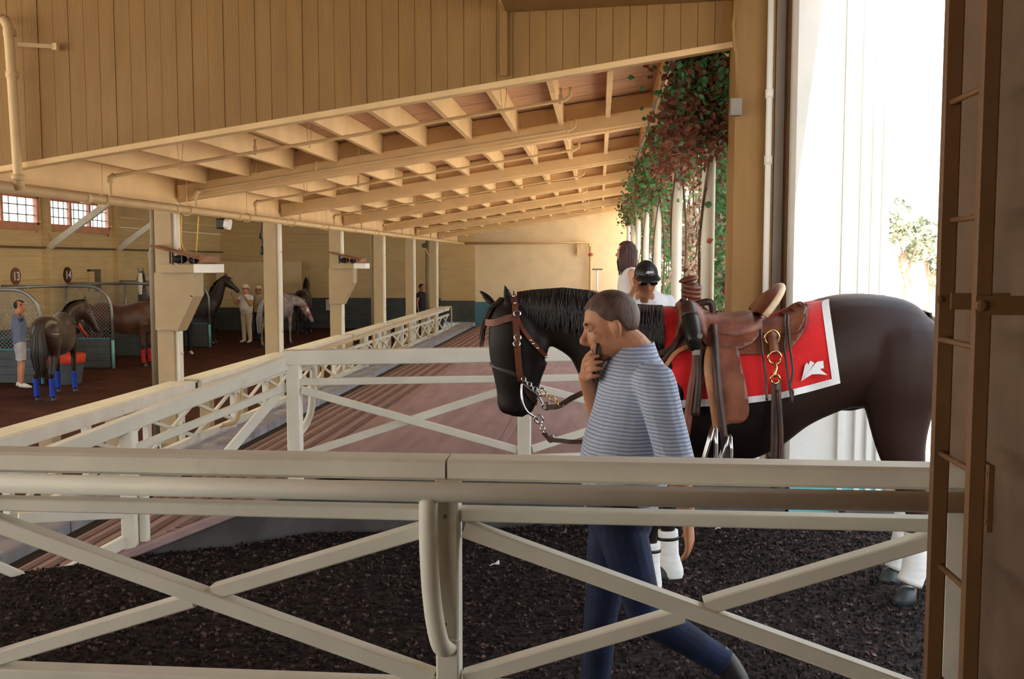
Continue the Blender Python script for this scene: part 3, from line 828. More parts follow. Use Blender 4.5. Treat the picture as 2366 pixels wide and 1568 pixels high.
# branch lines with sprinkler heads
k = 0; y = 8.85
while y < 30:
    br = root('sprinkler_line', (XP, y, 2.5), ['nearest sprinkler branch pipe sloping up under the roof', 'second sprinkler branch pipe beside the first beam', 'third sprinkler branch pipe under the roof', 'fourth sprinkler branch pipe beside the second beam'][k] if k < 4 else
              '%s sprinkler branch pipe under the far roof' % ['fifth', 'sixth', 'seventh', 'eighth', 'ninth', 'tenth', 'eleventh'][k - 4], 'pipe', 'sprinkler branch pipes')
    zb0 = a.z + .02; zc = beam_z(XP) + .06; xe = -.31
    mb = MB(); mb.tube([(XP, y, zb0), (XP, y, zc - .02), (XP + .03, y, zc), (xe, y, beam_z(xe) + .06), (xe + .04, y, beam_z(xe) + .09), (xe + .045, y, beam_z(xe) + .17)], .0165, 10); mb.build('pipe', M['pipe'], br, smooth=True)
    mb = MB(); mb.tube([(XP, y, zc - .06), (XP, y, zc - .02), (XP + .04, y, zc + .006)], .028, 10); mb.build('elbow', M['pipe'], br, smooth=True)
    for x in (-3.1, -.35):
        z = beam_z(x) + .07; mb = MB(); mb.tube([(x, y, z - .04), (x, y, z + .03), (x, y, z + .06), (x, y, z + .1)], [.012, .02, .01, .015], 8); mb.build('sprinkler_head', M['pipe'], br, smooth=True)
    for x in (-3.8, -2.6, -.85):
        z = beam_z(x) + .06; mb = MB(); mb.tube([(x - .03, y, z + .2), (x - .008, y, z - .04), (x + .008, y, z - .04), (x + .03, y, z + .2)], .004, 5); mb.build('hanger', M['pipe'], br)
    k += 1; y += 1.94
# conduit, box and downpipe on the pillar
cd = root('wall_conduit', W(1700, 240, 7.15), 'thin conduit and grey junction box at the top left of the pillar', 'conduit')
q = [W(1703, -20, 7.16), W(1694, 60, 7.16), W(1697, 110, 7.16), W(1701, 120, 7.16), W(1704, 235, 7.16)]
mb = MB(); mb.tube(q, .012, 8); mb.build('conduit', M['board'], cd, smooth=True)
q = W(1700, 248, 7.14); mb = MB(); mb.box(q, (.075, .07, .115)); mb.build('box', M['greybox'], cd)
dn = root('down_pipe', W(1770, 600, 7.14), 'cream vertical downpipe on the pillar', 'pipe')
q0 = W(1773, 0, 7.13); q1 = W(1764, 600, 7.13)
mb = MB(); mb.tube([(q1.x + .02, 7.14, -.1), (q1.x + .02, 7.14, 4.2)], .021, 12); mb.build('pipe', M['white'], dn, smooth=True)
for py in (216, 370):
    c = W(1768, py, 7.13); mb = MB(); mb.tube([(q1.x + .02, 7.14, c.z - .03), (q1.x + .02, 7.14, c.z + .03)], .027, 12); mb.build('coupling', M['white'], dn, smooth=True)
# conduit run under the beams near the eave
for k, (y0, y1) in enumerate(((YG + .1, DEP[0] - .15), (DEP[0] + .15, DEP[1] - .15), (DEP[1] + .15, DEP[2] - .15))):
    x = .52; mb = MB(); pp_ = []
    for t in range(7):
        yy = lerp(y0, y1, t / 6); pp_.append((x + .01 * (t % 2), yy, beam_z(x) + .02 + .012 * (t % 2)))
    mb.tube(pp_ + [(x, y1 + .06, beam_z(x) - .06), (x, y1 + .3, beam_z(x) - .06), (x, y1 + .32, beam_z(x) + .1)], .014, 8)
    o = mb.build('conduit_run', M['greybox'], smooth=True); tag(o, ['nearest', 'middle', 'farthest'][k] + ' bent grey conduit run along a joist near the eave', 'conduit', 'conduit runs near the eave')

# end wall fittings
f1 = W(1365, 563, YB - .15); f2 = W(1365, 690, YB - .15)
vp = root('standpipe', (f1.x, YB - .15, f2.z), 'cream riser pipe with red valve on the end wall', 'pipe')
mb = MB(); mb.tube([(f1.x, YB - .15, f1.z), (f1.x, YB - .15, -.5)], .06, 10); mb.build('pipe', M['pipe'], vp, smooth=True)
redm = mat('red_valve', (.45, .09, .06), .5)
v = W(1365, 588, YB - .18); mb = MB(); mb.ellip(v, (.09, .07, .06)); mb.build('valve', redm, vp, smooth=True)
v = W(1337, 575, YB - .12); mb = MB(); mb.box(v, (.09, .1, .45)); mb.build('pipe_bracket', M['pipe'], vp)
v0 = W(1380, 622, YB - .5); v1 = W(1380, 700, YB - .5)
sg = root('hose_stand', v1, 'slim pale stand with flat top beside the riser pipe', 'stand')
mb = MB(); mb.tube([v1 - Vector((0, 0, .6)), v0], .03, 8); mb.build('stem', M['white'], sg)
mb = MB(); mb.box(v0, (.34, .1, .05)); mb.build('top_plate', M['drain'], sg)

# right arcade columns
lbs = ['nearest round column, wrapped in vines, left of the pillar', 'second round column, vines only at its top', 'third round column behind the second one', 'fourth slim round column of the arcade', 'fifth slim round column of the arcade', 'sixth round column, near the end wall', 'last round column against the end wall']
RD = [7.9] + DEP
for k, y in enumerate(RD):
    c = root('arcade_column', (XR, y, ZP), lbs[k], 'column', 'round arcade columns')
    mb = MB(); mb.tube([(XR, y, ZP), (XR, y, 3.38)], .052 if k == 0 else .055, 20); mb.build('shaft', M['paint'], c, smooth=True)
    mb = MB(); mb.tube([(XR, y, ZP), (XR, y, ZP + .05)], .10, 20); mb.build('base_plate', M['paint'], c)
    mb = MB(); mb.tube([(XR, y, 3.32), (XR, y, 3.38)], .085, 20); mb.build('cap_plate', M['paint'], c)
# ================================================================== horses
def frame_ring(c, t, lat, ri, rl, n=20, ex=2.2):
    """ring across tangent t: lateral axis lat (half width rl), in-plane half thickness ri"""
    t = Vector(t).normalized(); lat = Vector(lat)
    lat = (lat - t * lat.dot(t)).normalized()
    nn = t.cross(lat)
    out = []
    for k in range(n):
        a = 2 * pi * k / n
        ca, sa = cos(a), sin(a)
        q = (abs(ca) ** ex + abs(sa) ** ex) ** (-1 / ex)
        out.append(Vector(c) + lat * (rl * ca * q) + nn * (ri * sa * q))
    return out

def path_loft(mb, pts, lat=(0, 1, 0), n=20, steps=4, ex=2.1):
    """pts: (x, y, z, r_in_plane, r_lateral)"""
    P = catmull(pts, steps)
    rings = []
    for i, p in enumerate(P):
        a = Vector(P[max(i - 1, 0)][:3]); b = Vector(P[min(i + 1, len(P) - 1)][:3])
        rings.append(frame_ring(p[:3], b - a, lat, p[3], p[4], n, ex))
    mb.loft(rings)

def trunk_loft(mb, secs, n=28, steps=4):
    """secs: (x, ztop, zbot, halfwidth)"""
    rings = []
    for x, zt_, zb_, hw in catmull(secs, steps):
        c = (zt_ + zb_) / 2; h = (zt_ - zb_) / 2
        r = []
        for k in range(n):
            a = 2 * pi * k / n
            ca, sa = cos(a), sin(a); ex = 2.3
            q = (abs(ca) ** ex + abs(sa) ** ex) ** (-1 / ex)
            wmul = 1.0 - .12 * max(0, sa)                 # narrower over the back
            r.append(Vector((x, hw * ca * q * wmul, c + h * sa * q)))
        rings.append(r)
    mb.loft(rings)

def coat(name, body, dark, points_z=0.55, rough=0.42, mixz=True):
    m = mat(name, body, rough, 0.25, 3.0, 0.10, 200, spec=0.45, sheen=0.15)
    n = m.node_tree.nodes; l = m.node_tree.links; b = n['Principled BSDF']
    src = b.inputs['Base Color'].links[0].from_socket
    t = n.new('ShaderNodeTexCoord'); s_ = n.new('ShaderNodeSeparateXYZ'); l.new(t.outputs['Object'], s_.inputs[0])
    r = n.new('ShaderNodeMapRange'); r.inputs['From Min'].default_value = points_z + .22; r.inputs['From Max'].default_value = points_z - .08
    l.new(s_.outputs['Z'], r.inputs['Value'])
    mx = n.new('ShaderNodeMix'); mx.data_type = 'RGBA'
    l.new(r.outputs[0], mx.inputs['Factor']); l.new(src, mx.inputs['A']); mx.inputs['B'].default_value = (*dark, 1)
    l.new(mx.outputs['Result'], b.inputs['Base Color'])
    return m

M['hair'] = mat('black_horse_hair', (0.006, 0.005, 0.005), 0.45, 0.4, 30, col2=(0.022, 0.013, 0.010))
M['hoof'] = mat('dark_hoof', (0.05, 0.06, 0.065), 0.4, 0.2, 10)
M['eye'] = mat('horse_eye', (0.008, 0.005, 0.004), 0.08, 0.1, 5, spec=.8)

# ---------------- the saddled lead pony, measured on the photograph's plane of depth
HD = 5.32
HX0 = W(1800, 800, HD).x
HORSE = root('saddled_horse', (HX0, HD, 0), 'dark bay horse under a red blanket and western saddle, head lowered', 'horse')
LOC[HORSE] = Vector((0, 0, 0))          # built in its own frame: x forward, y to its left, z up
HORSE.rotation_euler = (0, 0, pi)
def hp(px, py, dy=0.0):
    w = W(px, py, HD - dy); return (HX0 - w.x, w.z)
def hrow(px, yt, yb, hw):
    x, zt_ = hp(px, yt); _, zb_ = hp(px, yb); return (x, zt_, zb_, hw)
TR = [hrow(*r) for r in [
    (1462, 790, 960, .10), (1485, 735, 1005, .17), (1530, 708, 1048, .215), (1590, 712, 1066, .25), (1660, 735, 1066, .28), (1730, 742, 1060, .30),
    (1800, 728, 1030, .305), (1860, 702, 985, .30), (1915, 683, 958, .285), (1970, 677, 940, .275), (2030, 680, 945, .265), (2085, 690, 950, .245),
    (2125, 712, 935, .20), (2150, 755, 890, .13)]]
def kpx(py0, n_): return n_ / (F / HD)
def hpt(px, py, y, ri, rl):
    x, z = hp(px, py, y); return (x, y, z, ri / (F / HD), rl)
mb = MB()
trunk_loft(mb, TR)
# neck, crest to throat
path_loft(mb, [hpt(1520, 880, 0, 150, .17), hpt(1470, 845, 0, 135, .155), hpt(1415, 795, 0, 112, .125), hpt(1360, 757, 0, 86, .105), hpt(1300, 737, 0, 70, .09),
               hpt(1245, 728, .01, 58, .08), hpt(1215, 725, .01, 50, .072)])
# head, turned a little towards the camera
path_loft(mb, [hpt(1205, 703, .0, 40, .075), hpt(1193, 735, .01, 58, .098), hpt(1189, 785, .015, 62, .105), hpt(1187, 830, .02, 56, .092), hpt(1186, 872, .03, 46, .072), hpt(1186, 910, .035, 39, .058),
               hpt(1185, 940, .04, 37, .058), hpt(1181, 958, .04, 27, .045)])
# cheek, jaw, muzzle, brow
for (px, py, y, r) in ((1232, 800, .045, (.088, .052, .105)), (1228, 810, -.04, (.085, .045, .10)), (1160, 757, .075, (.03, .022, .03)), (1160, 757, -.07, (.03, .022, .03)),
                       (1212, 938, .035, (.045, .045, .05)), (1165, 935, .07, (.024, .018, .034)), (1160, 935, -.005, (.022, .016, .032))):
    x, z = hp(px, py, y); mb.ellip((x, y, z), r)
# jaw bar
path_loft(mb, [hpt(1240, 830, .03, 28, .05), hpt(1228, 880, .03, 22, .042), hpt(1222, 925, .035, 20, .04), hpt(1214, 955, .035, 13, .035)])
# legs: near/far fore and hind
fl = [(1535, 840, .10, 30, .05), (1535, 900, .17, 60, .10), (1532, 985, .17, 44, .075), (1520, 1075, .165, 31, .058), (1508, 1150, .16, 25, .047), (1503, 1190, .16, 27, .05), (1502, 1230, .16, 19, .036), (1501, 1300, .16, 18, .034), (1500, 1350, .16, 24, .042), (1490, 1378, .16, 19, .036)]
fr = [(1540, 840, -.10, 30, .05), (1540, 900, -.16, 60, .10), (1550, 985, -.16, 44, .075), (1550, 1075, -.16, 31, .058), (1544, 1150, -.155, 25, .047), (1542, 1185, -.15, 27, .05), (1543, 1220, -.15, 19, .036), (1546, 1280, -.15, 18, .034), (1552, 1320, -.15, 24, .042), (1545, 1342, -.15, 19, .036)]
hl = [(2080, 730, .06, 60, .06), (2085, 800, .13, 110, .15), (2082, 880, .17, 92, .135), (2078, 960, .175, 70, .10), (2082, 1030, .175, 54, .08), (2098, 1100, .17, 40, .062), (2112, 1150, .165, 30, .05), (2118, 1190, .16, 24, .042), (2118, 1250, .16, 21, .038), (2118, 1300, .16, 25, .042), (2108, 1330, .16, 22, .040), (2100, 1348, .16, 24, .042)]
hr_ = [(2080, 730, -.06, 60, .06), (2085, 800, -.13, 110, .15), (2080, 880, -.17, 90, .135), (2072, 960, -.17, 66, .10), (2078, 1030, -.17, 48, .08), (2090, 1095, -.165, 34, .06), (2100, 1140, -.16, 28, .05), (2098, 1175, -.16, 24, .042), (2088, 1230, -.16, 19, .036), (2080, 1280, -.16, 22, .040), (2070, 1305, -.16, 18, .036), (2064, 1318, -.16, 19, .036)]
for leg in (fl, fr, hl, hr_):
    path_loft(mb, [hpt(*q) for q in leg], n=16)
# flank fold and sheath, shoulder and stifle masses
for (px, py, y, r) in ((1958, 930, .0, (.10, .06, .045)), (1545, 880, .14, (.16, .10, .22)), (1545, 880, -.14, (.16, .10, .22))):
    x, z = hp(px, py, y); mb.ellip((x, y, z), r)
# ears
def ear(mb, base, tip, w, d):
    b = Vector(base); t = Vector(tip); m_ = b.lerp(t, .45)
    path_loft(mb, [(*b, d * .7, w * .55), (*m_, d, w), (*b.lerp(t, .8), d * .55, w * .5), (*t, d * .12, w * .1)], lat=(1, 0, 0), n=10, steps=3)
x, z = hp(1178, 705, .07); x2, z2 = hp(1163, 651, .09)
ear(mb, (x, .065, z), (x2, .085, z2), .030, .018)
x, z = hp(1150, 712, -.03); x2, z2 = hp(1100, 664, -.10)
ear(mb, (x, -.05, z), (x2, -.12, z2), .026, .022)
M['maincoat'] = mat('dark_bay_coat', (0.006, 0.0035, 0.003), 0.50, 0.3, 2.0, 0.06, 220, spec=0.22, col2=(0.014, 0.008, 0.006))
def zones(m, fx0, fx1, col):
    n = m.node_tree.nodes; l = m.node_tree.links; b = n['Principled BSDF']
    src = b.inputs['Base Color'].links[0].from_socket
    t = n.new('ShaderNodeTexCoord'); s_ = n.new('ShaderNodeSeparateXYZ'); l.new(t.outputs['Object'], s_.inputs[0])
    r = n.new('ShaderNodeMapRange'); r.inputs['From Min'].default_value = fx0; r.inputs['From Max'].default_value = fx1
    l.new(s_.outputs['X'], r.inputs['Value'])
    mx = n.new('ShaderNodeMix'); mx.data_type = 'RGBA'
    l.new(r.outputs[0], mx.inputs['Factor']); l.new(src, mx.inputs['A']); mx.inputs['B'].default_value = (*col, 1)
    l.new(mx.outputs['Result'], b.inputs['Base Color'])
zones(M['maincoat'], .25, -.35, (0.030, 0.013, 0.009))      # bay brown hindquarters, nearly black forehand
body = mb.build('body', M['maincoat'], HORSE, smooth=True, voxel=.0135, sm=12)
# eyes, nostrils, hooves
for (px, py, y, r, nm) in ((1168, 768, .088, (.016, .012, .016), 'eye'), (1166, 940, .079, (.011, .006, .018), 'nostril')):
    x, z = hp(px, py, y); mb = MB(); mb.ellip((x, y, z), r); mb.build(nm, M['eye'], HORSE, smooth=True)
def hoof(parent, x, y, z, s=1.0):
    mb = MB()
    rings = []
    for zz, rx, ry, dx in ((.0, .062, .055, .012), (.03, .056, .050, .006), (.075, .044, .041, -.006), (.085, .03, .03, -.008)):
        rings.append([Vector((x + (dx + rx * cos(a)) * s, y + ry * sin(a) * s, z + zz * s)) for a in [2 * pi * k / 16 for k in range(16)]])
    mb.loft(rings); return mb.build('hoof', M['hoof'], parent, smooth=True)
M['wrap'] = mat('white_leg_wrap', (0.82, 0.82, 0.80), 0.8, 0.06, 14, 0.3, 160, stretch=(1, 1, 4))
for leg, (wa, wb) in ((fl, (1252, 1362)), (fr, (1224, 1335)), (hl, (1198, 1345)), (hr_, (1180, 1312))):
    q = hpt(*leg[-1]); hoof(HORSE, q[0] + .012, q[1], 0.0)
    ypx = [p[1] for p in leg]
    pts = []
    for t in range(9):
        py = lerp(wa, wb, t / 8)
        px = interp(ypx, [p[0] for p in leg], py); ri = interp(ypx, [p[3] for p in leg], py); rl = interp(ypx, [p[4] for p in leg], py); yy = leg[0][2]; yy = interp(ypx, [p[2] for p in leg], py)
        e = hpt(px, py, yy, ri, rl); pts.append((e[0], e[1], e[2], e[3] + .012, e[4] + .012))
    mb = MB(); path_loft(mb, pts, n=18, steps=2); wr_ = mb.build('leg_wrap', M['wrap'], HORSE, smooth=True)
    # dark band near the top of the wrap
    pts2 = [tuple(list(p[:3]) + [p[3] + .004, p[4] + .004]) for p in pts[1:3]]
    pts2 = [pts2[0], tuple((a + b) / 2 * 1.0 for a, b in zip(pts2[0], pts2[1]))]
    mb = MB(); path_loft(mb, pts2, n=18, steps=2); mb.build('strap', M['black'], wr_, smooth=True)

def strand_tuft(mb, root_pts, rnd, r0=.004, seg=5):
    mb.tube(root_pts, [r0, r0 * 1.1, r0 * .9, r0 * .2][:len(root_pts)] if len(root_pts) == 4 else r0, seg, caps=False)

# mane falling on the near side of the neck
rr = random.Random(11)
mb = MB()
crest = [(1185, 678), (1230, 671), (1300, 666), (1360, 672), (1410, 690), (1455, 703), (1500, 706), (1535, 707)]
ccx = [c[0] for c in crest]; ccy = [c[1] for c in crest]
for k in range(800):
    px = rr.uniform(1196, 1530); py = interp(ccx, ccy, px)
    L = interp([1190, 1240, 1360, 1530], [45, 85, 120, 95], px) * rr.uniform(.6, 1.05)
    hw = interp([1190, 1300, 1415, 1530], [.06, .075, .115, .17], px)
    pts = []
    for t in (0, .3, .65, 1):
        y = (0.005 + (hw + .022) * sin(min(1, t * 1.5 + .06) * pi / 2)) + rr.uniform(-.004, .006)
        x, z = hp(px + rr.uniform(-1.3, 1.3) + 10 * t * rr.uniform(-.6, 1), py - 3 + L * t ** 1.15 + (2 if t == 0 else 0), y)
        pts.append((x, y, z))
    mb.tube(pts, [.0045, .005, .004, .001], 5, caps=False)
for k in range(260):           # short upright and far side hair to close the crest
    px = rr.uniform(1196, 1535); py = interp(ccx, ccy, px)
    pts = []
    for t in (0, .4, .7, 1):
        y = .012 - .09 * t * rr.uniform(.5, 1)
        x, z = hp(px + 8 * t, py + 3 + 40 * t * t - 6 * t, y); pts.append((x, y, z))
    mb.tube(pts, [.007, .008, .006, .002], 5, caps=False)
mb.build('mane', M['hair'], HORSE, smooth=True)
mb = MB()                      # forelock
for k in range(70):
    pts = []
    ox, oy = rr.uniform(-6, 6), rr.uniform(-.03, .03)
    for t, (px, py) in ((0, (1160, 690)), (.35, (1138, 712)), (.7, (1122, 748)), (1, (1117, 790))):
        x, z = hp(px + ox * (1 - t * .3), py + rr.uniform(-3, 3) + (rr.uniform(-20, 14) if t == 1 else 0), 0); pts.append((x + .012 * t, oy * (1 - .4 * t), z))
    mb.tube(pts, [.005, .005, .004, .001], 5, caps=False)
mb.build('forelock', mat('forelock_hair', (0.012, 0.006, 0.004), .5, .3, 20, col2=(.10, .035, .015)), HORSE, smooth=True)
mb = MB()                      # tail
for k in range(240):
    a = rr.uniform(-1, 1); pts = []
    for t, (px, py) in ((0, (2140, 722)), (.3, (2166, 830)), (.65, (2172, 1000)), (1, (2166, 1180))):
        x, z = hp(px + rr.uniform(-9, 9) * (t + .15), py + (rr.uniform(-60, 20) if t == 1 else 0), 0); pts.append((x, a * .05 * (1 if t < .9 else .5) + rr.uniform(-.01, .01), z))
    mb.tube(pts, [.008, .008, .007, .002], 5, caps=False)
mb.build('tail', M['hair'], HORSE, smooth=True)

# ---------------- tack: everything lies on the near flank of the trunk
TRS = sorted(catmull(TR, 6), key=lambda r: r[0])
tx = [r[0] for r in TRS]
def flank_y(x, z, off=0.0, side=1):
    """lateral position of the trunk surface (hanging straight below the widest line)"""
    zt_ = interp(tx, [r[1] for r in TRS], x); zb_ = interp(tx, [r[2] for r in TRS], x); hw = interp(tx, [r[3] for r in TRS], x)
    c = (zt_ + zb_) / 2; h = (zt_ - zb_) / 2
    s_ = max(0.0, min(1.0, (z - c) / h))
    ex = 2.3
    return side * (hw * (1 - .12 * s_) * max(0, 1 - s_ ** ex) ** (1 / ex) + off)
def place(px, py, off, side=1):
    """local point of tack seen at a pixel, lying 'off' proud of the flank"""
    y = .25
    for _ in range(4):
        x, z = hp(px, py, y); y = flank_y(x, z, off, 1)
    return Vector((x, side * y, z))
def to_world(v): return Vector((HX0 - v[0], HD - v[1], v[2]))
LOCAL = {}
def tack_root(name, v, label, cat):
    r_ = root(name, to_world(v), label, cat); r_.rotation_euler = (0, 0, pi); LOC[r_] = Vector(v); return r_

M['redcloth'] = mat('red_blanket_cloth', (0.72, 0.012, 0.014), 0.85, 0.10, 6, 0.5, 120, sheen=.3)
M['whitecloth'] = mat('white_binding', (0.82, 0.83, 0.84), 0.85, 0.05, 8, 0.3, 120)
def leather(nm, c, c2, rough=.45, bs=90):
    return mat(nm, c, rough, .3, 9, .14, bs, col2=c2, spec=.5)
M['lea'] = leather('tooled_brown_leather', (0.13, 0.035, 0.018), (0.26, 0.085, 0.045))
M['lead'] = leather('dark_leather', (0.022, 0.009, 0.006), (0.06, 0.022, 0.014))
M['leab'] = leather('pale_tan_leather', (0.33, 0.14, 0.06), (0.48, 0.22, 0.10))
M['leam'] = leather('reddish_leather', (0.10, 0.026, 0.014), (0.19, 0.055, 0.03))
M['sheep'] = mat('cream_binding', (0.70, 0.55, 0.36), .8, .1, 20, .3, 100)
M['brass'] = mat('brass', (0.72, 0.50, 0.20), .25, .1, 8, metal=1.0)
M['chrome'] = mat('chrome', (0.75, 0.76, 0.78), .18, .05, 8, metal=1.0)

BL = tack_root('saddle_blanket', place(1740, 800, .01), 'red saddle blanket with white border and white horse emblem', 'blanket')
# blanket outline: top line over the back and bottom hem, per pixel column
btop = [(1529, 707), (1600, 713), (1680, 733), (1760, 736), (1840, 702), (1880, 694), (1912, 690)]
bbot = [(1546, 944), (1600, 940), (1700, 935), (1800, 922), (1870, 905), (1942, 885)]
def bl_pt(u, v, off):
    """u along the back 0..1, v from spine (0) to hem (1)"""
    pt = lerp(1529, 1914, u); pb = lerp(1546, 1942, u)
    yt = interp([q[0] for q in btop], [q[1] for q in btop], pt); yb = interp([q[0] for q in bbot], [q[1] for q in bbot], pb)
    px = lerp(pt, pb, v); py = lerp(yt, yb, v)
    fold = .010 * sin(u * 26 + v * 2) * v * v + .006 * sin(u * 11 - v * 5) * v
    return place(px, py, off + .012 + fold)
def bl_surface(u0, u1, v0, v1, nu, nv, off, th):
    mb = MB()
    for side in (1, -1):
        def P(i, j):
            p = bl_pt(lerp(u0, u1, i / nu), lerp(v0, v1, j / nv), off); return (p[0], p[1] * side, p[2])
        mb.grid(P, nu, nv)
    return mb
bl_surface(0, 1, 0, 1, 60, 40, 0, .006).build('cloth', M['redcloth'], BL, smooth=True, thick=-.006)
bl_surface(.955, 1.0, 0, 1, 3, 40, .005, .003).build('rear_binding', M['whitecloth'], BL, smooth=True)
for sd in (1, -1):
    mb = MB()
    mb.grid(lambda i, j: (lambda p: (p[0], p[1] * sd, p[2]))(bl_pt(i / 60, lerp(.925, 1, j / 3), .005)), 60, 3)
    mb.build('hem_binding', M['whitecloth'], BL, smooth=True)
def emb(poly):
    mb = MB(); vs_ = []
    bm = bmesh.new()
    pv = [place(1500 + qx / 2.904, 560 + qy / 2.904, .0225) for qx, qy in poly]
    mb.prism(pv, (0, .002, 0)); return mb
for poly in ([(1020, 928), (1046, 820), (1060, 804), (1070, 822), (1030, 915)],
             [(1036, 905), (1080, 793), (1108, 806), (1060, 880)],
             [(1020, 930), (1112, 812), (1132, 798), (1168, 793), (1172, 842), (1158, 846), (1150, 842), (1152, 855), (1197, 889), (1140, 882), (1092, 884), (1058, 905)]):
    emb(poly).build('emblem', M['whitecloth'], BL)

SD = tack_root('western_saddle', place(1700, 760, .03), 'tooled brown leather western saddle on the red blanket', 'saddle')
def patch(poly, off, th=.008, res=None):
    """leather flap: polygon in picture space laid on the flank, triangulated grid inside"""
    xs_ = [p[0] for p in poly]; ys_ = [p[1] for p in poly]
    x0, x1, y0, y1 = min(xs_), max(xs_), min(ys_), max(ys_)
    bm = bmesh.new()
    vv = [bm.verts.new((p[0], p[1], 0)) for p in poly]
    bm.faces.new(vv)
    step = res or 10
    for ax, lo, hi in ((0, x0, x1), (1, y0, y1)):
        c = lo + step
        while c < hi:
            nrm = (1, 0, 0) if ax == 0 else (0, 1, 0)
            co = (c, 0, 0) if ax == 0 else (0, c, 0)
            bmesh.ops.bisect_plane(bm, geom=bm.verts[:] + bm.edges[:] + bm.faces[:], plane_co=co, plane_no=nrm)
            c += step
    bm.verts.index_update()
    mb = MB()
    mb.v = [tuple(place(v.co.x, v.co.y, off(v.co.x, v.co.y) if callable(off) else off)) for v in bm.verts]
    mb.f = [tuple(v.index for v in f.verts) for f in bm.faces]
    bm.free()
    return mb
def smooth_poly(pts, n=5):
    c = catmull(pts + [pts[0]], n); return c[:-1]
def flap(nm, pts, off, m, n=5, th=-.008, parent=None, sm=True):
    return patch(smooth_poly(pts, n) if n else pts, off).build(nm, m, parent or SD, smooth=True, thick=th)
# rear skirt / back housing, front jockey and seat jockey, fender
flap('skirt', [(1562, 742), (1600, 720), (1680, 752), (1780, 735), (1835, 700), (1858, 700), (1866, 730), (1856, 765), (1830, 800), (1795, 815), (1700, 818), (1640, 817), (1590, 808), (1562, 785)], .030, M['lea'])
flap('back_jockey', [(1757, 742), (1800, 722), (1850, 698), (1860, 728), (1846, 762), (1815, 770), (1758, 768)], .040, M['lea'])
flap('seat_jockey', [(1622, 700), (1655, 735), (1700, 745), (1752, 738), (1757, 768), (1735, 795), (1690, 812), (1660, 812), (1632, 800), (1618, 770)], .042, M['lea'])
flap('fender', [(1640, 800), (1700, 802), (1712, 840), (1726, 900), (1730, 955), (1715, 975), (1690, 978), (1672, 975), (1655, 900), (1640, 850)], .062, M['lea'])
flap('stirrup_strap', [(1632, 800), (1648, 805), (1646, 850), (1650, 900), (1664, 985), (1650, 1000), (1640, 940), (1628, 870), (1627, 830)], .070, M['leab'], 4)
# seat, a saddle shaped bridge across the back
def bridge(rows, n=16, off=.02):
    """rows: (px, y_top, y_side) arch over the back between both sides"""
    rings = []
    for px, yt, ys_, extra in rows:
        p = place(px, ys_, off + .02); x0, ztop = hp(px, yt, 0)
        ring = []
        for k in range(n + 1):
            a = pi * k / n
            ca, sa = cos(a), sin(a)
            y = p.y * (1 if ca > 0 else -1) * abs(ca) ** .7
            z = p.z + (ztop - p.z) * abs(sa) ** extra
            ring.append(Vector((p.x, y, z)))
        rings.append(ring)
    return rings
mb = MB(); mb.loft(bridge([(1608, 700, 760, .8), (1630, 712, 770, .8), (1660, 722, 780, .8), (1700, 722, 785, .8), (1735, 718, 775, .8), (1762, 722, 765, .8)]), caps=False, closed=False)
mb.build('seat', M['lea'], SD, smooth=True, thick=-.012)
# fork (swell) and horn
mb = MB(); mb.loft(bridge([(1566, 745, 780, .55), (1572, 700, 765, .5), (1585, 688, 770, .5), (1605, 690, 775, .55), (1622, 700, 780, .7), (1634, 716, 785, .8)], 18, .03), caps=False, closed=False)
mb.build('fork', M['lea'], SD, smooth=True, thick=-.015)
hx, hz = hp(1597, 695, 0); hx2, hz2 = hp(1599, 655, 0)
mb = MB(); mb.tube([(hx - .005, 0, hz - .04), (hx - .005, 0, hz + .01), (hx2, 0, hz2 - .01), (hx2, 0, hz2)], [.05, .036, .034, .034], 16); mb.build('horn', M['lead'], SD, smooth=True)
for j in range(4):
    z = lerp(hz + .01, hz2 - .012, j / 3)
    mb = MB(); ring = [(hx2 + .042 * cos(a), .042 * sin(a), z + .012 * cos(a + .8)) for a in [2 * pi * k / 16 for k in range(17)]]
    mb.tube(ring, .0125, 8, caps=False); mb.build('horn_wrap', M['leam'], SD, smooth=True)
mb = MB()
hc = Vector((hx2 + .018, 0, hz2 + .022))
rot = Euler((0, radians(14), 0)).to_matrix()
mb.ellip(hc, (.054, .054, .018), rot); mb.build('horn_cap', M['leam'], SD, smooth=True)
# cantle: tilted dish with pale binding
ca = Vector((hp(1748, 722, 0)[0], 0, hp(1748, 722, 0)[1])); ct = Vector((hp(1800, 657, 0)[0], 0, hp(1800, 657, 0)[1]))
upv = (ct - ca).normalized(); fw_ = Vector((0, 1, 0)); nn = upv.cross(fw_)
def cantle_ring(s, o, th):
    out = []
    for k in range(25):
        a = pi * k / 24
        y = .205 * cos(a) * s; h = (ct - ca).length * (sin(a) ** .75) * s
        dish = .05 * (1 - (h / ((ct - ca).length))) 
        out.append(ca + Vector((0, y, 0)) + upv * h + nn * (o + th))
    return out
rA = cantle_ring(1, 0, 0); 
mb = MB(); N_ = 24
inner = [ca + Vector((0, v.y * .05, 0)) for v in rA]
front = [v + nn * .0 for v in rA]
mb.loft([[v - nn * .022 for v in inner], [v.lerp(ca, .45) - nn * .034 for v in rA], [v - nn * .004 for v in rA], [v + nn * .030 for v in rA], [v.lerp(ca, .4) + nn * .018 for v in rA], [v + nn * .01 for v in inner]], caps=False, closed=False)
mb.build('cantle', M['leam'], SD, smooth=True)
mb = MB(); mb.tube([v + nn * .013 for v in rA], .017, 10); mb.build('cantle_binding', M['sheep'], SD, smooth=True)
mb = MB(); mb.tube([v.lerp(ca, .09) + nn * .028 for v in rA], .006, 8); mb.build('cantle_cord', M['leab'], SD, smooth=True)
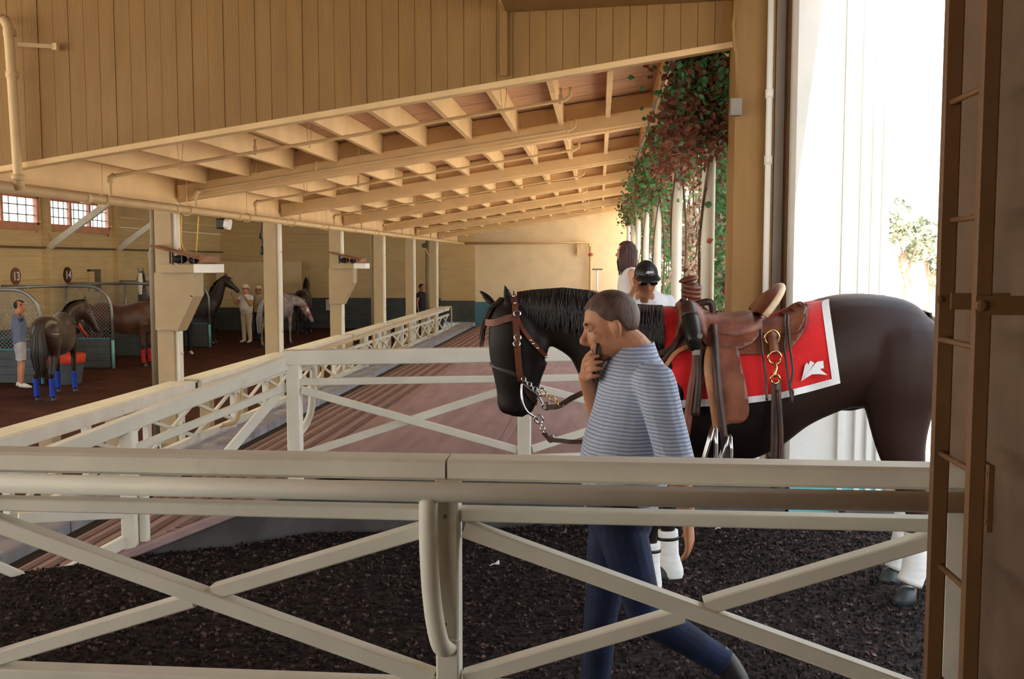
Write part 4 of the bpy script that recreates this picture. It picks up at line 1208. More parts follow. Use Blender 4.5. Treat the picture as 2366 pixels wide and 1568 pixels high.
# near stirrups with bright edges
for k, (px, pyt, pyb, w, off) in enumerate(((1650, 985, 1060, 24, .085), (1684, 1005, 1062, 20, .06))):
    a = place(px, pyt, off); 
    pts = [place(px - 3, pyt, off), place(px - w * .5, lerp(pyt, pyb, .45), off), place(px - w, pyb, off), place(px - w * .9, pyb + 22, off), place(px + w * .1, pyb + 24, off), place(px + w * .15, pyb, off), place(px + 4, lerp(pyt, pyb, .5), off), place(px + 3, pyt, off)]
    mb = MB()
    for dy in (-.035, -.012, .012, .035):
        mb.tube([tuple(p + Vector((0, dy, 0))) for p in pts], .0085, 8)
    mb.build('stirrup', M['chrome'], SD, smooth=True)
# straps
def strap(mb, pxs, off, w, th=.005):
    """flat strap through picture points, its width lying in the plane of the flank"""
    P = catmull([(p[0], p[1], p[2] if len(p) > 2 else off) for p in pxs], 6)
    pts = [place(p[0], p[1], p[2]) for p in P]
    rings = []
    for i, c in enumerate(pts):
        t = (pts[min(i + 1, len(pts) - 1)] - pts[max(i - 1, 0)]).normalized()
        lat = t.cross(Vector((0, 1, 0)))
        lat = lat.normalized() if lat.length > 1e-4 else Vector((1, 0, 0))
        o_ = Vector((0, th / 2, 0))
        rings.append([c + lat * w / 2 + o_, c - lat * w / 2 + o_, c - lat * w / 2 - o_, c + lat * w / 2 - o_])
    mb.loft(rings)
mb = MB(); strap(mb, [(1582, 712), (1612, 702), (1640, 698), (1648, 720), (1652, 790), (1660, 900), (1672, 1000), (1676, 1066), (1682, 1120)], .085, .036); mb.build('long_strap', M['lead'], SD, smooth=True)
mb = MB(); strap(mb, [(1784, 766), (1787, 790), (1790, 815)], .055, .045); mb.build('rear_billet', M['lea'], SD, smooth=True)
mb = MB(); strap(mb, [(1794, 880), (1793, 960), (1791, 1060), (1790, 1175)], .05, .048); strap(mb, [(1799, 900), (1805, 1000), (1804, 1065)], .057, .022); mb.build('rear_cinch', M['lead'], SD, smooth=True)
def ring3(px, py, r, off, m, nm, tube=.006, ry=None):
    c = place(px, py, off); mb = MB()
    mb.tube([c + Vector((r * cos(a), .002 * sin(3 * a), (ry or r) * sin(a))) for a in [2 * pi * k / 20 for k in range(21)]], tube, 8, caps=False)
    return mb.build(nm, m, SD, smooth=True)
ring3(1784, 780, .036, .06, M['brass'], 'rigging_ring'); ring3(1790, 826, .032, .062, M['brass'], 'cinch_ring'); ring3(1791, 875, .022, .066, M['brass'], 'cinch_ring')
mb = MB(); mb.tube([place(1792, 838, .066), place(1794, 850, .07), place(1790, 862, .07), place(1792, 872, .068)], .008, 8); mb.build('snap_hook', M['brass'], SD, smooth=True)
for pts in ([(1812, 722), (1815, 770), (1812, 800), (1820, 860), (1826, 905), (1830, 930)], [(1820, 724), (1824, 790), (1832, 855), (1826, 890), (1832, 905), (1829, 925)], [(1758, 745), (1760, 800), (1768, 860), (1772, 925)]):
    mb = MB(); strap(mb, [(x_, y_) for x_, y_ in pts], .058, .012, .004); mb.build('saddle_string', M['lead'], SD, smooth=True)
for pts, w, m in (([(1590, 755), (1570, 780), (1545, 820), (1530, 838)], .035, 'lead'), ([(1612, 790), (1590, 800), (1560, 815), (1535, 850)], .022, 'leab'), ([(1608, 812), (1607, 850), (1598, 900), (1585, 1000), (1580, 1020)], .042, 'leam'), ([(1618, 812), (1616, 880), (1608, 960)], .036, 'lead')):
    mb = MB(); strap(mb, pts, .05 if w != .022 else .06, w); mb.build('front_strap', M[m], SD, smooth=True)
c = place(1608, 812, .07); mb = MB(); mb.box(c, (.04, .012, .034)); mb.box(c + Vector((0, .006, 0)), (.022, .01, .02)); mb.build('buckle', M['chrome'], SD)
# black holster pouch hanging at the fork
PO = tack_root('black_pouch', place(1600, 750, .09), 'black leather pouch with round snap hanging beside the saddle horn', 'pouch')
a, b = place(1588, 712, .11), place(1606, 796, .12)
mb = MB(); path_loft(mb, [(*(a + Vector((0, 0, -.002))), .030, .046), (*a.lerp(b, .12), .040, .060), (*a.lerp(b, .5), .044, .066), (*a.lerp(b, .85), .040, .058), (*b, .030, .044)], n=16, ex=3.5); mb.build('case', M['black'], PO, smooth=True)
mb = MB(); path_loft(mb, [(*(a.lerp(b, -.03) + Vector((0, .012, 0))), .034, .050), (*(a.lerp(b, .10) + Vector((0, .012, 0))), .042, .064), (*(a.lerp(b, .36) + Vector((0, .010, 0))), .045, .066)], n=16, ex=3.5); mb.build('lid', M['lead'], PO, smooth=True)
c = place(1617, 775, .165); mb = MB(); mb.tube([c, c + Vector((0, .008, 0))], .014, 14); mb.build('snap', M['chrome'], PO)
mb = MB(); strap(mb, [(1574, 690), (1584, 712), (1592, 735)], .125, .02); mb.build('hanger_strap', M['black'], PO)
mb = MB(); mb.tube([place(1587, 690, .12), place(1588, 710, .14), place(1593, 728, .145)], .004, 6); mb.tube([place(1600, 724, .15), place(1605, 716, .15)], .006, 6); mb.build('clip', M['chrome'], PO)

# ---------------- bridle
def headpt(px, py, y): 
    x, z = hp(px, py, y); return Vector((x, y, z))
BR = tack_root('bridle', headpt(1195, 760, .12), 'brown leather bridle with silver bit, chain and reins on the horse head', 'bridle')
def hstrap(pts, w, th, m, nm, parent=None, steps=5):
    P = catmull([tuple(headpt(*p)) for p in pts], steps); P = [Vector(p) for p in P]
    rings = []
    for i, c in enumerate(P):
        t = (P[min(i + 1, len(P) - 1)] - P[max(i - 1, 0)]).normalized()
        out = Vector((0, 1, 0)) if abs(t.y) < .8 else Vector((1, 0, 0))
        lat = t.cross(out).normalized(); out = lat.cross(t).normalized()
        rings.append([c + lat * w / 2 + out * th, c - lat * w / 2 + out * th, c - lat * w / 2 - out * th, c + lat * w / 2 - out * th])
    mb = MB(); mb.loft(rings); return mb.build(nm, m, parent or BR, smooth=False)
hstrap([(1187, 678, .04), (1190, 700, .10), (1192, 745, .128), (1195, 800, .128), (1199, 850, .112), (1204, 880, .095)], .034, .003, M['leam'], 'cheekpiece')
hstrap([(1184, 690, .08), (1196, 735, .125), (1215, 770, .122), (1240, 800, .115), (1262, 823, .075)], .020, .003, M['leam'], 'throat_latch')
hstrap([(1124, 740, -.05), (1121, 744, .02), (1142, 745, .090), (1170, 736, .125), (1190, 732, .128)], .036, .003, M['leam'], 'browband')
hstrap([(1134, 840, -.02), (1136, 842, .04), (1155, 850, .086), (1185, 862, .100), (1205, 870, .095)], .020, .006, M['lead'], 'noseband')
hstrap([(1205, 870, .097), (1216, 900, .09), (1235, 925, .07), (1240, 930, .03)], .028, .004, M['lead'], 'curb_strap')
for (px, py, y) in ((1195, 725, .134), (1194, 795, .134), (1196, 780, .134)):
    c = headpt(px, py, y); mb = MB(); mb.tube([c + Vector((.018 * cos(a), 0, .016 * sin(a))) for a in [2 * pi * k / 14 for k in range(15)]], .0045, 6, caps=False); mb.build('buckle', M['chrome'], BR, smooth=True)
for (px, py, y) in ((1226, 786, .124), (1232, 794, .122), (1242, 804, .115), (1262, 824, .08), (1187, 684, .085), (1190, 700, .108)):
    c = headpt(px, py, y); mb = MB(); mb.ellip(c, (.008, .006, .008), nu=8, nv=5); mb.build('stud', M['chrome'], BR, smooth=True)
# bit shank and rings
mb = MB(); mb.tube(catmull([tuple(headpt(*p)) for p in [(1206, 885, .10), (1205, 905, .11), (1208, 930, .115), (1218, 950, .115), (1234, 962, .11), (1245, 968, .11)]], 5), .0065, 8); mb.build('bit_shank', M['chrome'], BR, smooth=True)
mb = MB(); mb.tube(catmull([tuple(headpt(*p)) for p in [(1206, 885, .10), (1225, 900, .10), (1242, 912, .10), (1258, 938, .10)]], 5), .006, 8); mb.build('bit_bar', M['chrome'], BR, smooth=True)
def chain(p0, p1, n, r, m, nm):
    for k in range(n):
        a = Vector(p0).lerp(Vector(p1), k / n); b = Vector(p0).lerp(Vector(p1), (k + 1.25) / n)
        c = (a + b) / 2; d = (b - a) / 2; s_ = Vector((0, 1, 0)) if k % 2 else d.cross(Vector((0, 1, 0))).normalized()
        mb = MB(); mb.tube([c + d * cos(t) + s_ * r * sin(t) for t in [2 * pi * j / 12 for j in range(13)]], .0032, 6, caps=False); mb.build(nm, m, BR, smooth=True)
chain(headpt(1206, 872, .10), headpt(1252, 912, .11), 7, .011, M['chrome'], 'chain_link')
chain(headpt(1252, 905, .11), headpt(1300, 935, .14), 5, .014, M['brass'], 'chain_link')
chain(headpt(1246, 970, .11), headpt(1258, 1000, .12), 4, .012, M['chrome'], 'chain_link')
for (px, py, y, r) in ((1245, 968, .11, .022), (1262, 938, .10, .02), (1252, 905, .11, .02), (1273, 1013, .12, .018)):
    c = headpt(px, py, y); mb = MB(); mb.tube([c + Vector((r * cos(a), .004 * sin(a), r * sin(a))) for a in [2 * pi * k / 16 for k in range(17)]], .005, 8, caps=False); mb.build('ring', M['chrome'], BR, smooth=True)
hstrap([(1262, 940, .11), (1290, 938, .13), (1320, 920, .16), (1350, 905, .2), (1430, 860, .22), (1560, 800, .24)], .028, .004, M['lead'], 'rein')
hstrap([(1255, 998, .12), (1272, 1014, .125), (1300, 1018, .14), (1335, 1020, .16), (1450, 1010, .20), (1560, 940, .27)], .022, .005, M['lead'], 'rein')
# ================================================================== people
M['skin'] = mat('skin', (0.50, 0.23, 0.13), 0.5, 0.08, 12, 0.05, 120, spec=.35)
M['skinp'] = mat('pale_skin', (0.66, 0.36, 0.24), 0.5, 0.06, 12, 0.04, 120, spec=.35)
M['skind'] = mat('tan_skin', (0.36, 0.15, 0.08), 0.5, 0.08, 12, 0.05, 120, spec=.35)
M['denim'] = mat('navy_denim', (0.004, 0.008, 0.026), 0.8, 0.3, 10, 0.3, 200, col2=(0.010, 0.022, 0.075))
M['shoe'] = mat('dark_shoe', (0.02, 0.018, 0.018), 0.5, .2, 10)
M['whiteshoe'] = mat('white_shoe', (0.75, 0.75, 0.76), 0.5, .05, 10)
M['whiteshirt'] = mat('white_shirt', (0.80, 0.81, 0.84), 0.85, .04, 6, .2, 60)
M['blueshirt'] = mat('grey_blue_tee', (0.14, 0.17, 0.27), 0.85, .1, 6, .2, 60)
M['lbshirt'] = mat('pale_blue_shirt', (0.20, 0.30, 0.48), 0.85, .1, 6, .2, 60)
M['khaki'] = mat('pale_khaki_cloth', (0.62, 0.52, 0.40), 0.85, .08, 8, .2, 60)
M['greyshort'] = mat('pale_grey_shorts', (0.42, 0.42, 0.46), 0.85, .1, 8, .2, 60)
M['darkcloth'] = mat('dark_cloth', (0.010, 0.010, 0.016), 0.85, .2, 8, .2, 60)
M['hairb'] = mat('brown_hair', (0.045, 0.018, 0.013), 0.45, .3, 30, .3, 100, col2=(0.10, 0.045, 0.04), stretch=(1, 1, .15))
M['hairg'] = mat('greying_brown_hair', (0.07, 0.04, 0.032), 0.55, .3, 30, .3, 140, col2=(0.17, 0.11, 0.09), stretch=(1, 1, .3))
M['hairk'] = mat('black_hair', (0.010, 0.008, 0.008), 0.5, .3, 30, .3, 100)
M['eyew'] = mat('eye_white', (0.5, 0.46, 0.42), 0.2, .02, 8)
M['lips'] = mat('lips', (0.36, 0.10, 0.08), 0.45, .08, 12)
M['straw'] = mat('straw_hat', (0.72, 0.62, 0.44), .8, .12, 40, .3, 120)

def striped():
    m = mat('blue_striped_shirt', (0.44, 0.50, 0.64), 0.8, .06, 6, .25, 60)
    n = m.node_tree.nodes; l = m.node_tree.links; b = n['Principled BSDF']
    src = b.inputs['Base Color'].links[0].from_socket
    t = n.new('ShaderNodeTexCoord')
    nz = n.new('ShaderNodeTexNoise'); nz.inputs['Scale'].default_value = 6
    l.new(t.outputs['Object'], nz.inputs['Vector'])
    va = n.new('ShaderNodeVectorMath'); va.operation = 'MULTIPLY_ADD'
    l.new(nz.outputs['Color'], va.inputs[0]); va.inputs[1].default_value = (.02, .02, .02); l.new(t.outputs['Object'], va.inputs[2])
    w = n.new('ShaderNodeTexWave'); w.bands_direction = 'Z'; w.inputs['Scale'].default_value = 25; w.inputs['Distortion'].default_value = 0.25
    l.new(va.outputs[0], w.inputs['Vector'])
    r = n.new('ShaderNodeMapRange'); r.inputs['From Min'].default_value = .48; r.inputs['From Max'].default_value = .85; r.inputs['To Max'].default_value = .62
    l.new(w.outputs['Fac'], r.inputs['Value'])
    w2 = n.new('ShaderNodeTexWave'); w2.bands_direction = 'Y'; w2.inputs['Scale'].default_value = 14
    l.new(va.outputs[0], w2.inputs['Vector'])
    r2 = n.new('ShaderNodeMapRange'); r2.inputs['From Min'].default_value = .7; r2.inputs['From Max'].default_value = .95; r2.inputs['To Max'].default_value = .12
    l.new(w2.outputs['Fac'], r2.inputs['Value'])
    mx_ = n.new('ShaderNodeMath'); mx_.operation = 'MAXIMUM'; l.new(r.outputs[0], mx_.inputs[0]); l.new(r2.outputs[0], mx_.inputs[1])
    mx = n.new('ShaderNodeMix'); mx.data_type = 'RGBA'
    l.new(mx_.outputs[0], mx.inputs['Factor']); l.new(src, mx.inputs['A']); mx.inputs['B'].default_value = (0.07, 0.09, 0.19, 1)
    l.new(mx.outputs['Result'], b.inputs['Base Color'])
    return m
M['striped'] = striped()

def limb(mb, pts, n=14, steps=4):
    """pts: (Vector, radius) round tapered limb"""
    P = catmull([(*p, r, r) for p, r in pts], steps)
    lat = (Vector(pts[1][0]) - Vector(pts[0][0])).orthogonal()
    rings = []
    for i, p in enumerate(P):
        a = Vector(P[max(i - 1, 0)][:3]); b = Vector(P[min(i + 1, len(P) - 1)][:3])
        rings.append(frame_ring(p[:3], b - a, lat, p[3], p[4], n, 2.0))
    mb.loft(rings)

def hand(mb, wr, d, nrm, s=1.0, curl=.5, thumb=1, spread=.0):
    """palm, four fingers of unequal length and a thumb; d towards fingertips, nrm = palm side"""
    d = d.normalized(); nrm = (nrm - d * nrm.dot(d)).normalized(); lat = d.cross(nrm)
    pm = [(*(wr), .018 * s, .026 * s), (*(wr + d * .03 * s), .017 * s, .036 * s), (*(wr + d * .07 * s), .015 * s, .042 * s), (*(wr + d * .092 * s), .012 * s, .040 * s)]
    path_loft(mb, pm, lat=lat, n=12, steps=2)
    for i, L in enumerate((.068, .078, .073, .056)):
        p = wr + d * .082 * s + lat * ((i - 1.5) * .0225 * s) * (1 if thumb > 0 else -1)
        dd = (d + lat * (i - 1.5) * spread * (1 if thumb > 0 else -1)).normalized(); pts = [(p, .0092 * s)]
        ang = 0
        for q, f in enumerate((.45, .32, .25)):
            ang += curl * (.7 if q == 0 else 1.0)
            dirn = dd * cos(ang) + nrm * sin(ang)
            p = p + dirn * L * f * s; pts.append((p, (.0088, .0081, .0066)[q] * s))
        limb(mb, pts, 10, 3)
    side = -lat if thumb > 0 else lat
    p = wr + d * .025 * s + side * .026 * s; pts = [(p, .0125 * s)]
    for q, (f, a) in enumerate(((.034, .3), (.03, .55), (.024, .8))):
        dirn = (d * .75 + side * (.65 - .25 * q) + nrm * (a * (.5 + curl))).normalized(); p = p + dirn * f * s; pts.append((p, (.0115, .0105, .008)[q] * s))
    limb(mb, pts, 10, 3)

def head_parts(mb, c, f, u, s=1.0):
    f = f.normalized(); u = (u - f * u.dot(f)).normalized(); r = f.cross(u)
    B = Matrix((f, r, u)).transposed()
    def P(a, b, e): return c + (f * a + r * b + u * e) * s
    def E(a, b, e, ra, rb, re): mb.ellip(P(a, b, e), (ra * s, rb * s, re * s), B, 18, 12)
    E(-.012, 0, .028, .098, .076, .092)
    E(.022, 0, -.035, .070, .060, .082)
    E(.048, 0, -.090, .036, .038, .026)
    E(.0, .0, -.070, .062, .056, .040)
    E(.070, 0, .030, .024, .052, .016)
    for q in (-1, 1):
        E(.052, .036 * q, -.022, .030, .022, .024); E(.064, .036 * q, .018, .013, .020, .009); E(.064, .036 * q, -.003, .012, .018, .006)
        E(-.012, .077 * q, -.012, .020, .009, .034); E(-.020, .083 * q, -.004, .014, .010, .024)
    path_loft(mb, [(*P(.076, 0, .024), .010 * s, .010 * s), (*P(.098, 0, -.008), .012 * s, .012 * s), (*P(.112, 0, -.026), .014 * s, .017 * s), (*P(.088, 0, -.040), .010 * s, .017 * s)], lat=r, n=10, steps=3)
    E(.080, 0, -.058, .012, .026, .007); E(.078, 0, -.070, .013, .024, .008)
    return P, B

def face_details(par, P, B, s, hairm, brow=True):
    for q in (-1, 1):
        mb = MB(); mb.ellip(P(.0715, .034 * q, .008), (.008 * s, .0135 * s, .0058 * s), B); e = mb.build('eye', M['eyew'], par, smooth=True)
        mb = MB(); mb.ellip(P(.0758, .0365 * q, .008), (.0045 * s, .0085 * s, .0055 * s), B); mb.build('iris', M['eye'], e, smooth=True)
        if brow:
            mb = MB(); mb.ellip(P(.085, .036 * q, .033), (.007 * s, .022 * s, .005 * s), B); mb.build('eyebrow', hairm, par, smooth=True)
    mb = MB(); mb.ellip(P(.0885, 0, -.0605), (.006 * s, .021 * s, .0045 * s), B); mb.ellip(P(.0872, 0, -.0690), (.0065 * s, .019 * s, .005 * s), B)
    o = mb.build('lips', M['lips'], par, smooth=True, voxel=.003, sm=2)

def hair_cap(c, f, u, s, front=30, sideang=-8, back=-42, grow=1.035, thick=.003, top=0.0):
    f = f.normalized(); u = (u - f * u.dot(f)).normalized(); r = f.cross(u)
    mb = MB(); nu, nv = 48, 16
    def Pt(i, j):
        az = 2 * pi * i / nu
        ad = abs((math.degrees(az) + 180) % 360 - 180)
        lo = interp([0, 35, 58, 72, 92, 100, 118, 180], [front, front - 2, front - 12, sideang + 2, sideang - 12, sideang - 2, back + 6, back], ad)
        el = radians(lerp(lo, 90, j / nv))
        bump = 1 + .012 * noise.noise(Vector((az * 4, el * 6, 1)))
        d = Vector((.098 * cos(el) * cos(az), .076 * cos(el) * sin(az), (.094 + top) * sin(el))) * grow * bump
        return c + (f * (d.x - .012) + r * d.y + u * (d.z + .027)) * s
    mb.grid(Pt, nu, nv)
    return mb, thick * s

def person(label, J, C, vox=.012, s=1.0, hair='short', hairm=None, skin=None, build_=1.0, sleeve=.5, legs='long', grp=None, cat='person', bare_arms=False, curlL=.4, curlR=.4, palmL=None, palmR=None, belly=0.0, smn=4, hem=.1, necks=.058, legk=1.0, hemz=-.06):
    hairm = hairm or M['hairb']; skin = skin or M['skin']
    rt = root('person', Vector((J['pelvis'].x, J['pelvis'].y, J['ground'])), label, cat, grp)
    L = (J['shL'] - J['shR']); L.normalize()
    hipL_ = (J['hipL'] - J['hipR']).normalized()
    fwd = J['fwd']
    b = build_ * s
    def torso(mb, ex, top=True):
        tl = [(*(J['pelvis'] + Vector((0, 0, hemz * s))), .10 * b + ex, .155 * b + ex), (*(J['pelvis'] + Vector((0, 0, max(0, hemz + .03)))), .115 * b + ex, .168 * b + ex), (*J['belly'], (.115 + belly) * b + ex, .160 * b + belly * .5 + ex),
              (*J['chest'], .122 * b + ex, .172 * b + ex), (*(J['chest'].lerp(J['neck'], .62)), .098 * b + ex, .165 * b + ex), (*(J['chest'].lerp(J['neck'], .88)), .070 * b + ex, .105 * b + ex), (*J['neck'], .056 * b + ex * .6, .068 * b + ex * .6)]
        path_loft(mb, tl, lat=L, n=24, steps=4, ex=2.2)
    def arm(mb, sd, ex, cut=1.0):
        sh, el, wr = J['sh' + sd], J['el' + sd], J['wr' + sd]
        ins = sh.lerp(J['chest'], .25)
        pts = [(ins, .050 * b + ex), (sh, .058 * b + ex), (sh.lerp(el, .45), .050 * b + ex), (el, .041 * b + ex), (el.lerp(wr, .3), .040 * b + ex), (wr, .027 * b + ex)]
        if cut < 1.0:
            tot = [(sh, .058), (sh.lerp(el, .45), .051), (el, .044), (el.lerp(wr, .3), .044), (el.lerp(wr, .75), .036)]
            n_ = {.5: 2, .8: 3, .95: 4, .98: 5}.get(cut, 2)
            pts = [(ins, .05 * b + ex)] + [(p, r * b + ex + .004 * i) for i, (p, r) in enumerate(tot[:n_])]
        limb(mb, pts, 14)
    def leg(mb, sd, ex, frac=1.0):
        hp_, kn, an = J['hip' + sd], J['kn' + sd], J['an' + sd]
        pts = [(hp_ + Vector((0, 0, .03 * s)), .080 * b + ex), (hp_.lerp(kn, .25), .084 * b + ex), (hp_.lerp(kn, .7), .066 * b + ex), (kn, .056 * b + ex), (kn.lerp(an, .3), .056 * b + ex), (kn.lerp(an, .75), .040 * b + ex * 1.4), (an, .036 * b + ex * 1.6)]
        pts = [(p_, r_ * legk) for p_, r_ in pts]
        if frac < 1: pts = pts[:3] + [(hp_.lerp(kn, .85), .074 * b + ex * 1.8)]
        limb(mb, pts, 16)
    mb = MB()
    torso(mb, -.004); arm(mb, 'L', 0); arm(mb, 'R', 0); leg(mb, 'L', 0); leg(mb, 'R', 0)
    for sd in 'LR':
        an, to = J['an' + sd], J['toe' + sd]
        limb(mb, [(an, .034 * s), (an.lerp(to, .4), .032 * s), (to, .022 * s)], 10)
        d = J.get('hd' + sd, (J['wr' + sd] - J['el' + sd])); pn = (palmL if sd == 'L' else palmR) or (J['pelvis'] - J['wr' + sd])
        hand(mb, J['wr' + sd], d, pn, s * 1.03, curlL if sd == 'L' else curlR, thumb=J.get('th' + sd, 1))
    hc, hf, hu = J['head'], J['face'], J['hup']
    limb(mb, [(J['neck'].lerp(J['chest'], .25), necks * 1.15 * b), (J['neck'], necks * b), (hc - hu * .05 * s - hf * .022 * s, necks * .95 * b)], 16)
    P, B = head_parts(mb, hc, hf, hu, s)
    body = mb.build('body', skin, rt, smooth=True, voxel=vox, sm=smn)
    face_details(rt, P, B, s, hairm)
    # clothes
    mb = MB(); torso(mb, .013 * s)
    if not bare_arms:
        arm(mb, 'L', .011 * s, sleeve); arm(mb, 'R', .011 * s, C.get('sleeveR', sleeve))
    if hem: limb(mb, [(J['pelvis'] + Vector((0, 0, .02)), .15 * b), (J['pelvis'] - Vector((0, 0, hem * s)), .15 * b)], 16) if False else None
    mb.build('shirt', C['shirt'], rt, smooth=True, voxel=vox, sm=smn + 2)
    mb = MB(); path_loft(mb, [(*(J['pelvis'] + Vector((0, 0, .04 * s))), .112 * b + .006, .166 * b + .006), (*(J['pelvis'] - Vector((0, 0, .03 * s))), .120 * b, .172 * b), (*(J['pelvis'] - Vector((0, 0, .10 * s))), .10 * b, .15 * b)], lat=hipL_, n=22)
    for sd in 'LR': leg(mb, sd, .014 * s, 1 if legs == 'long' else .8)
    mb.build('trousers' if legs == 'long' else 'shorts', C['pants'], rt, smooth=True, voxel=vox, sm=smn + 1)
    for sd in 'LR':
        an, to = J['an' + sd], J['toe' + sd]; ax = (to - an); ax.normalize(); fl_ = Vector((ax.x, ax.y, ax.z * 1.0)).normalized()
        up = Vector((0, 0, 1)); heel = an - fl_ * .05 * s
        mb = MB(); path_loft(mb, [(*(heel + up * 0), .040 * s, .034 * s), (*an, .046 * s, .040 * s), (*an.lerp(to, .55), .040 * s, .046 * s), (*to, .026 * s, .040 * s), (*(to + fl_ * .03 * s), .012 * s, .022 * s)], lat=fl_.cross(up), n=14)
        mb.build('shoe', C['shoe'], rt, smooth=True)
    if hair:
        kw = {'short': dict(front=36, sideang=2, back=-44), 'long': dict(front=34, sideang=0, back=-45, grow=1.12)}[hair]
        mb, th = hair_cap(hc, hf.normalized(), hu, s, **kw); mb.build('hair', hairm, rt, smooth=True, thick=th)
    return rt, P, B, J

def stand(foot, H=1.75, yaw=0.0, armL='down', armR='down', lean=0.0):
    """J for a standing figure; yaw 0 faces -Y (towards the camera), positive turns to +X"""
    s = H / 1.75
    f = Vector((sin(yaw), -cos(yaw), 0)); l = Vector((cos(yaw), sin(yaw), 0))     # l = the figure's left
    g = Vector(foot)
    def p(a, b, z): return g + f * a * s + l * b * s + Vector((0, 0, z * s))
    J = dict(ground=g.z, fwd=f, pelvis=p(0, 0, .95), belly=p(.01 + lean * .1, 0, 1.08), chest=p(lean * .25, 0, 1.28), neck=p(-.01 + lean * .4, 0, 1.50), head=p(.03 + lean * .55, 0, 1.635),
             shL=p(lean * .35, .185, 1.42), shR=p(lean * .35, -.185, 1.42), hipL=p(0, .09, .91), hipR=p(0, -.09, .91), knL=p(.02, .10, .50), knR=p(.01, -.10, .50), anL=p(-.02, .11, .075), anR=p(-.02, -.11, .075),
             toeL=p(.14, .13, .035), toeR=p(.14, -.13, .035), face=f, hup=Vector((0, 0, 1)))
    for sd, q, a in (('L', 1, armL), ('R', -1, armR)):
        if a == 'down': J['el' + sd] = p(-.03, .235 * q, 1.13); J['wr' + sd] = p(.03, .245 * q, .88)
        elif a == 'head': J['el' + sd] = p(.10, .30 * q, 1.40); J['wr' + sd] = p(.08, .16 * q, 1.63)
        elif a == 'chin': J['el' + sd] = p(.10, .23 * q, 1.16); J['wr' + sd] = p(.20, .08 * q, 1.42)
        elif a == 'fwd': J['el' + sd] = p(.05, .23 * q, 1.14); J['wr' + sd] = p(.28, .20 * q, 1.18)
        elif a == 'wave': J['el' + sd] = p(.08, .30 * q, 1.20); J['wr' + sd] = p(.14, .38 * q, 1.42)
        elif a == 'back': J['el' + sd] = p(-.06, .36 * q, 1.55); J['wr' + sd] = p(-.02, .16 * q, 1.68)
    return J

# ---------------- walking man in the striped shirt
MD = 3.6
def w_(px, py, d=0.0): return W(px, py, MD + d)
J = dict(ground=0.0, fwd=Vector((-1, 0, 0)), pelvis=w_(1432, 1172), belly=w_(1446, 1060), chest=w_(1463, 945), neck=w_(1470, 808), head=w_(1410, 752),
         shL=w_(1512, 880, -.20), shR=w_(1442, 880, .20), elL=w_(1560, 1060, -.25), wrL=w_(1588, 1195, -.24),
         elR=w_(1400, 1010, .22), wrR=w_(1352, 862, .045), hipL=w_(1430, 1205, -.09), hipR=w_(1418, 1205, .09),
         knL=w_(1492, 1418, -.10), anL=w_(1676, 1532, -.11), toeL=w_(1722, 1590, -.12),
         knR=w_(1386, 1440, .10), anR=w_(1366, 1672, .10), toeR=w_(1305, 1700, .10), face=Vector((-.93, -.05, -.30)), hup=Vector((-.32, 0, .95)),
         hdR=Vector((.05, -1, .30)), hdL=Vector((.12, .05, -1)), thL=-1, thR=-1)
J['face'].normalize(); J['hup'].normalize()
man, Pm, Bm, _ = person('walking man in blue striped shirt and dark jeans, hand at his mouth', J, dict(shirt=M['striped'], pants=M['denim'], shoe=M['shoe'], sleeveR=.8), vox=.0046, s=1.0, hairm=M['hairg'], build_=1.04,
                     sleeve=.95, belly=.03, curlL=.35, curlR=.72, palmL=Vector((-1, .3, 0)), palmR=Vector((1, .05, .15)), smn=5, legk=.86, hemz=.0)
# collar of the shirt
n0 = J['neck']; ringp = []
for k in range(21):
    a = 2 * pi * k / 20
    ringp.append(n0 + Vector((.068 * cos(a) - .004, .076 * sin(a), -.012 - .012 * cos(a + pi))))
mb = MB(); mb.loft([[p + Vector((0, 0, -.022)) + (p - n0) * .22 for p in ringp], [p + Vector((0, 0, .028)) - (p - n0) * .06 for p in ringp]], caps=False, closed=False)
mb.build('collar', M['striped'], man, smooth=True, thick=.004)
# stubble beard, ear colour comes from the light
mb = MB(); mb.ellip(Pm(.050, 0, -.094), (.037, .040, .025), Bm); mb.ellip(Pm(.078, 0, -.049), (.012, .026, .005), Bm)
mb.build('beard', mat('stubble', (0.25, 0.11, 0.065), .7, .3, 60), man, smooth=True, voxel=.005, sm=2)
# phone in the raised hand
a = w_(1372, 850, -.0); 
ph = root('phone', a, 'dark slim phone held up to the walking man\'s mouth', 'phone')
mb = MB(); mb.bar(w_(1370, 878, -.02), w_(1380, 790, -.03), .012, .066, up=(0, 1, .0), bev=.004); mb.build('case', M['black'], ph)
mb = MB(); mb.bar(w_(1375.5, 874, -.02), w_(1385, 796, -.03), .002, .056, up=(0, 1, 0)); mb.build('screen', M['greybox'], ph)
mb = MB(); c = J['pelvis'] + Vector((0, 0, .045)); rg = [frame_ring(c + Vector((0, 0, dz)), (0, 0, 1), (0, 1, 0), .138, .196, 24) for dz in (-.018, .018)]
mb.loft(rg); mb.build('belt', M['lead'], man)

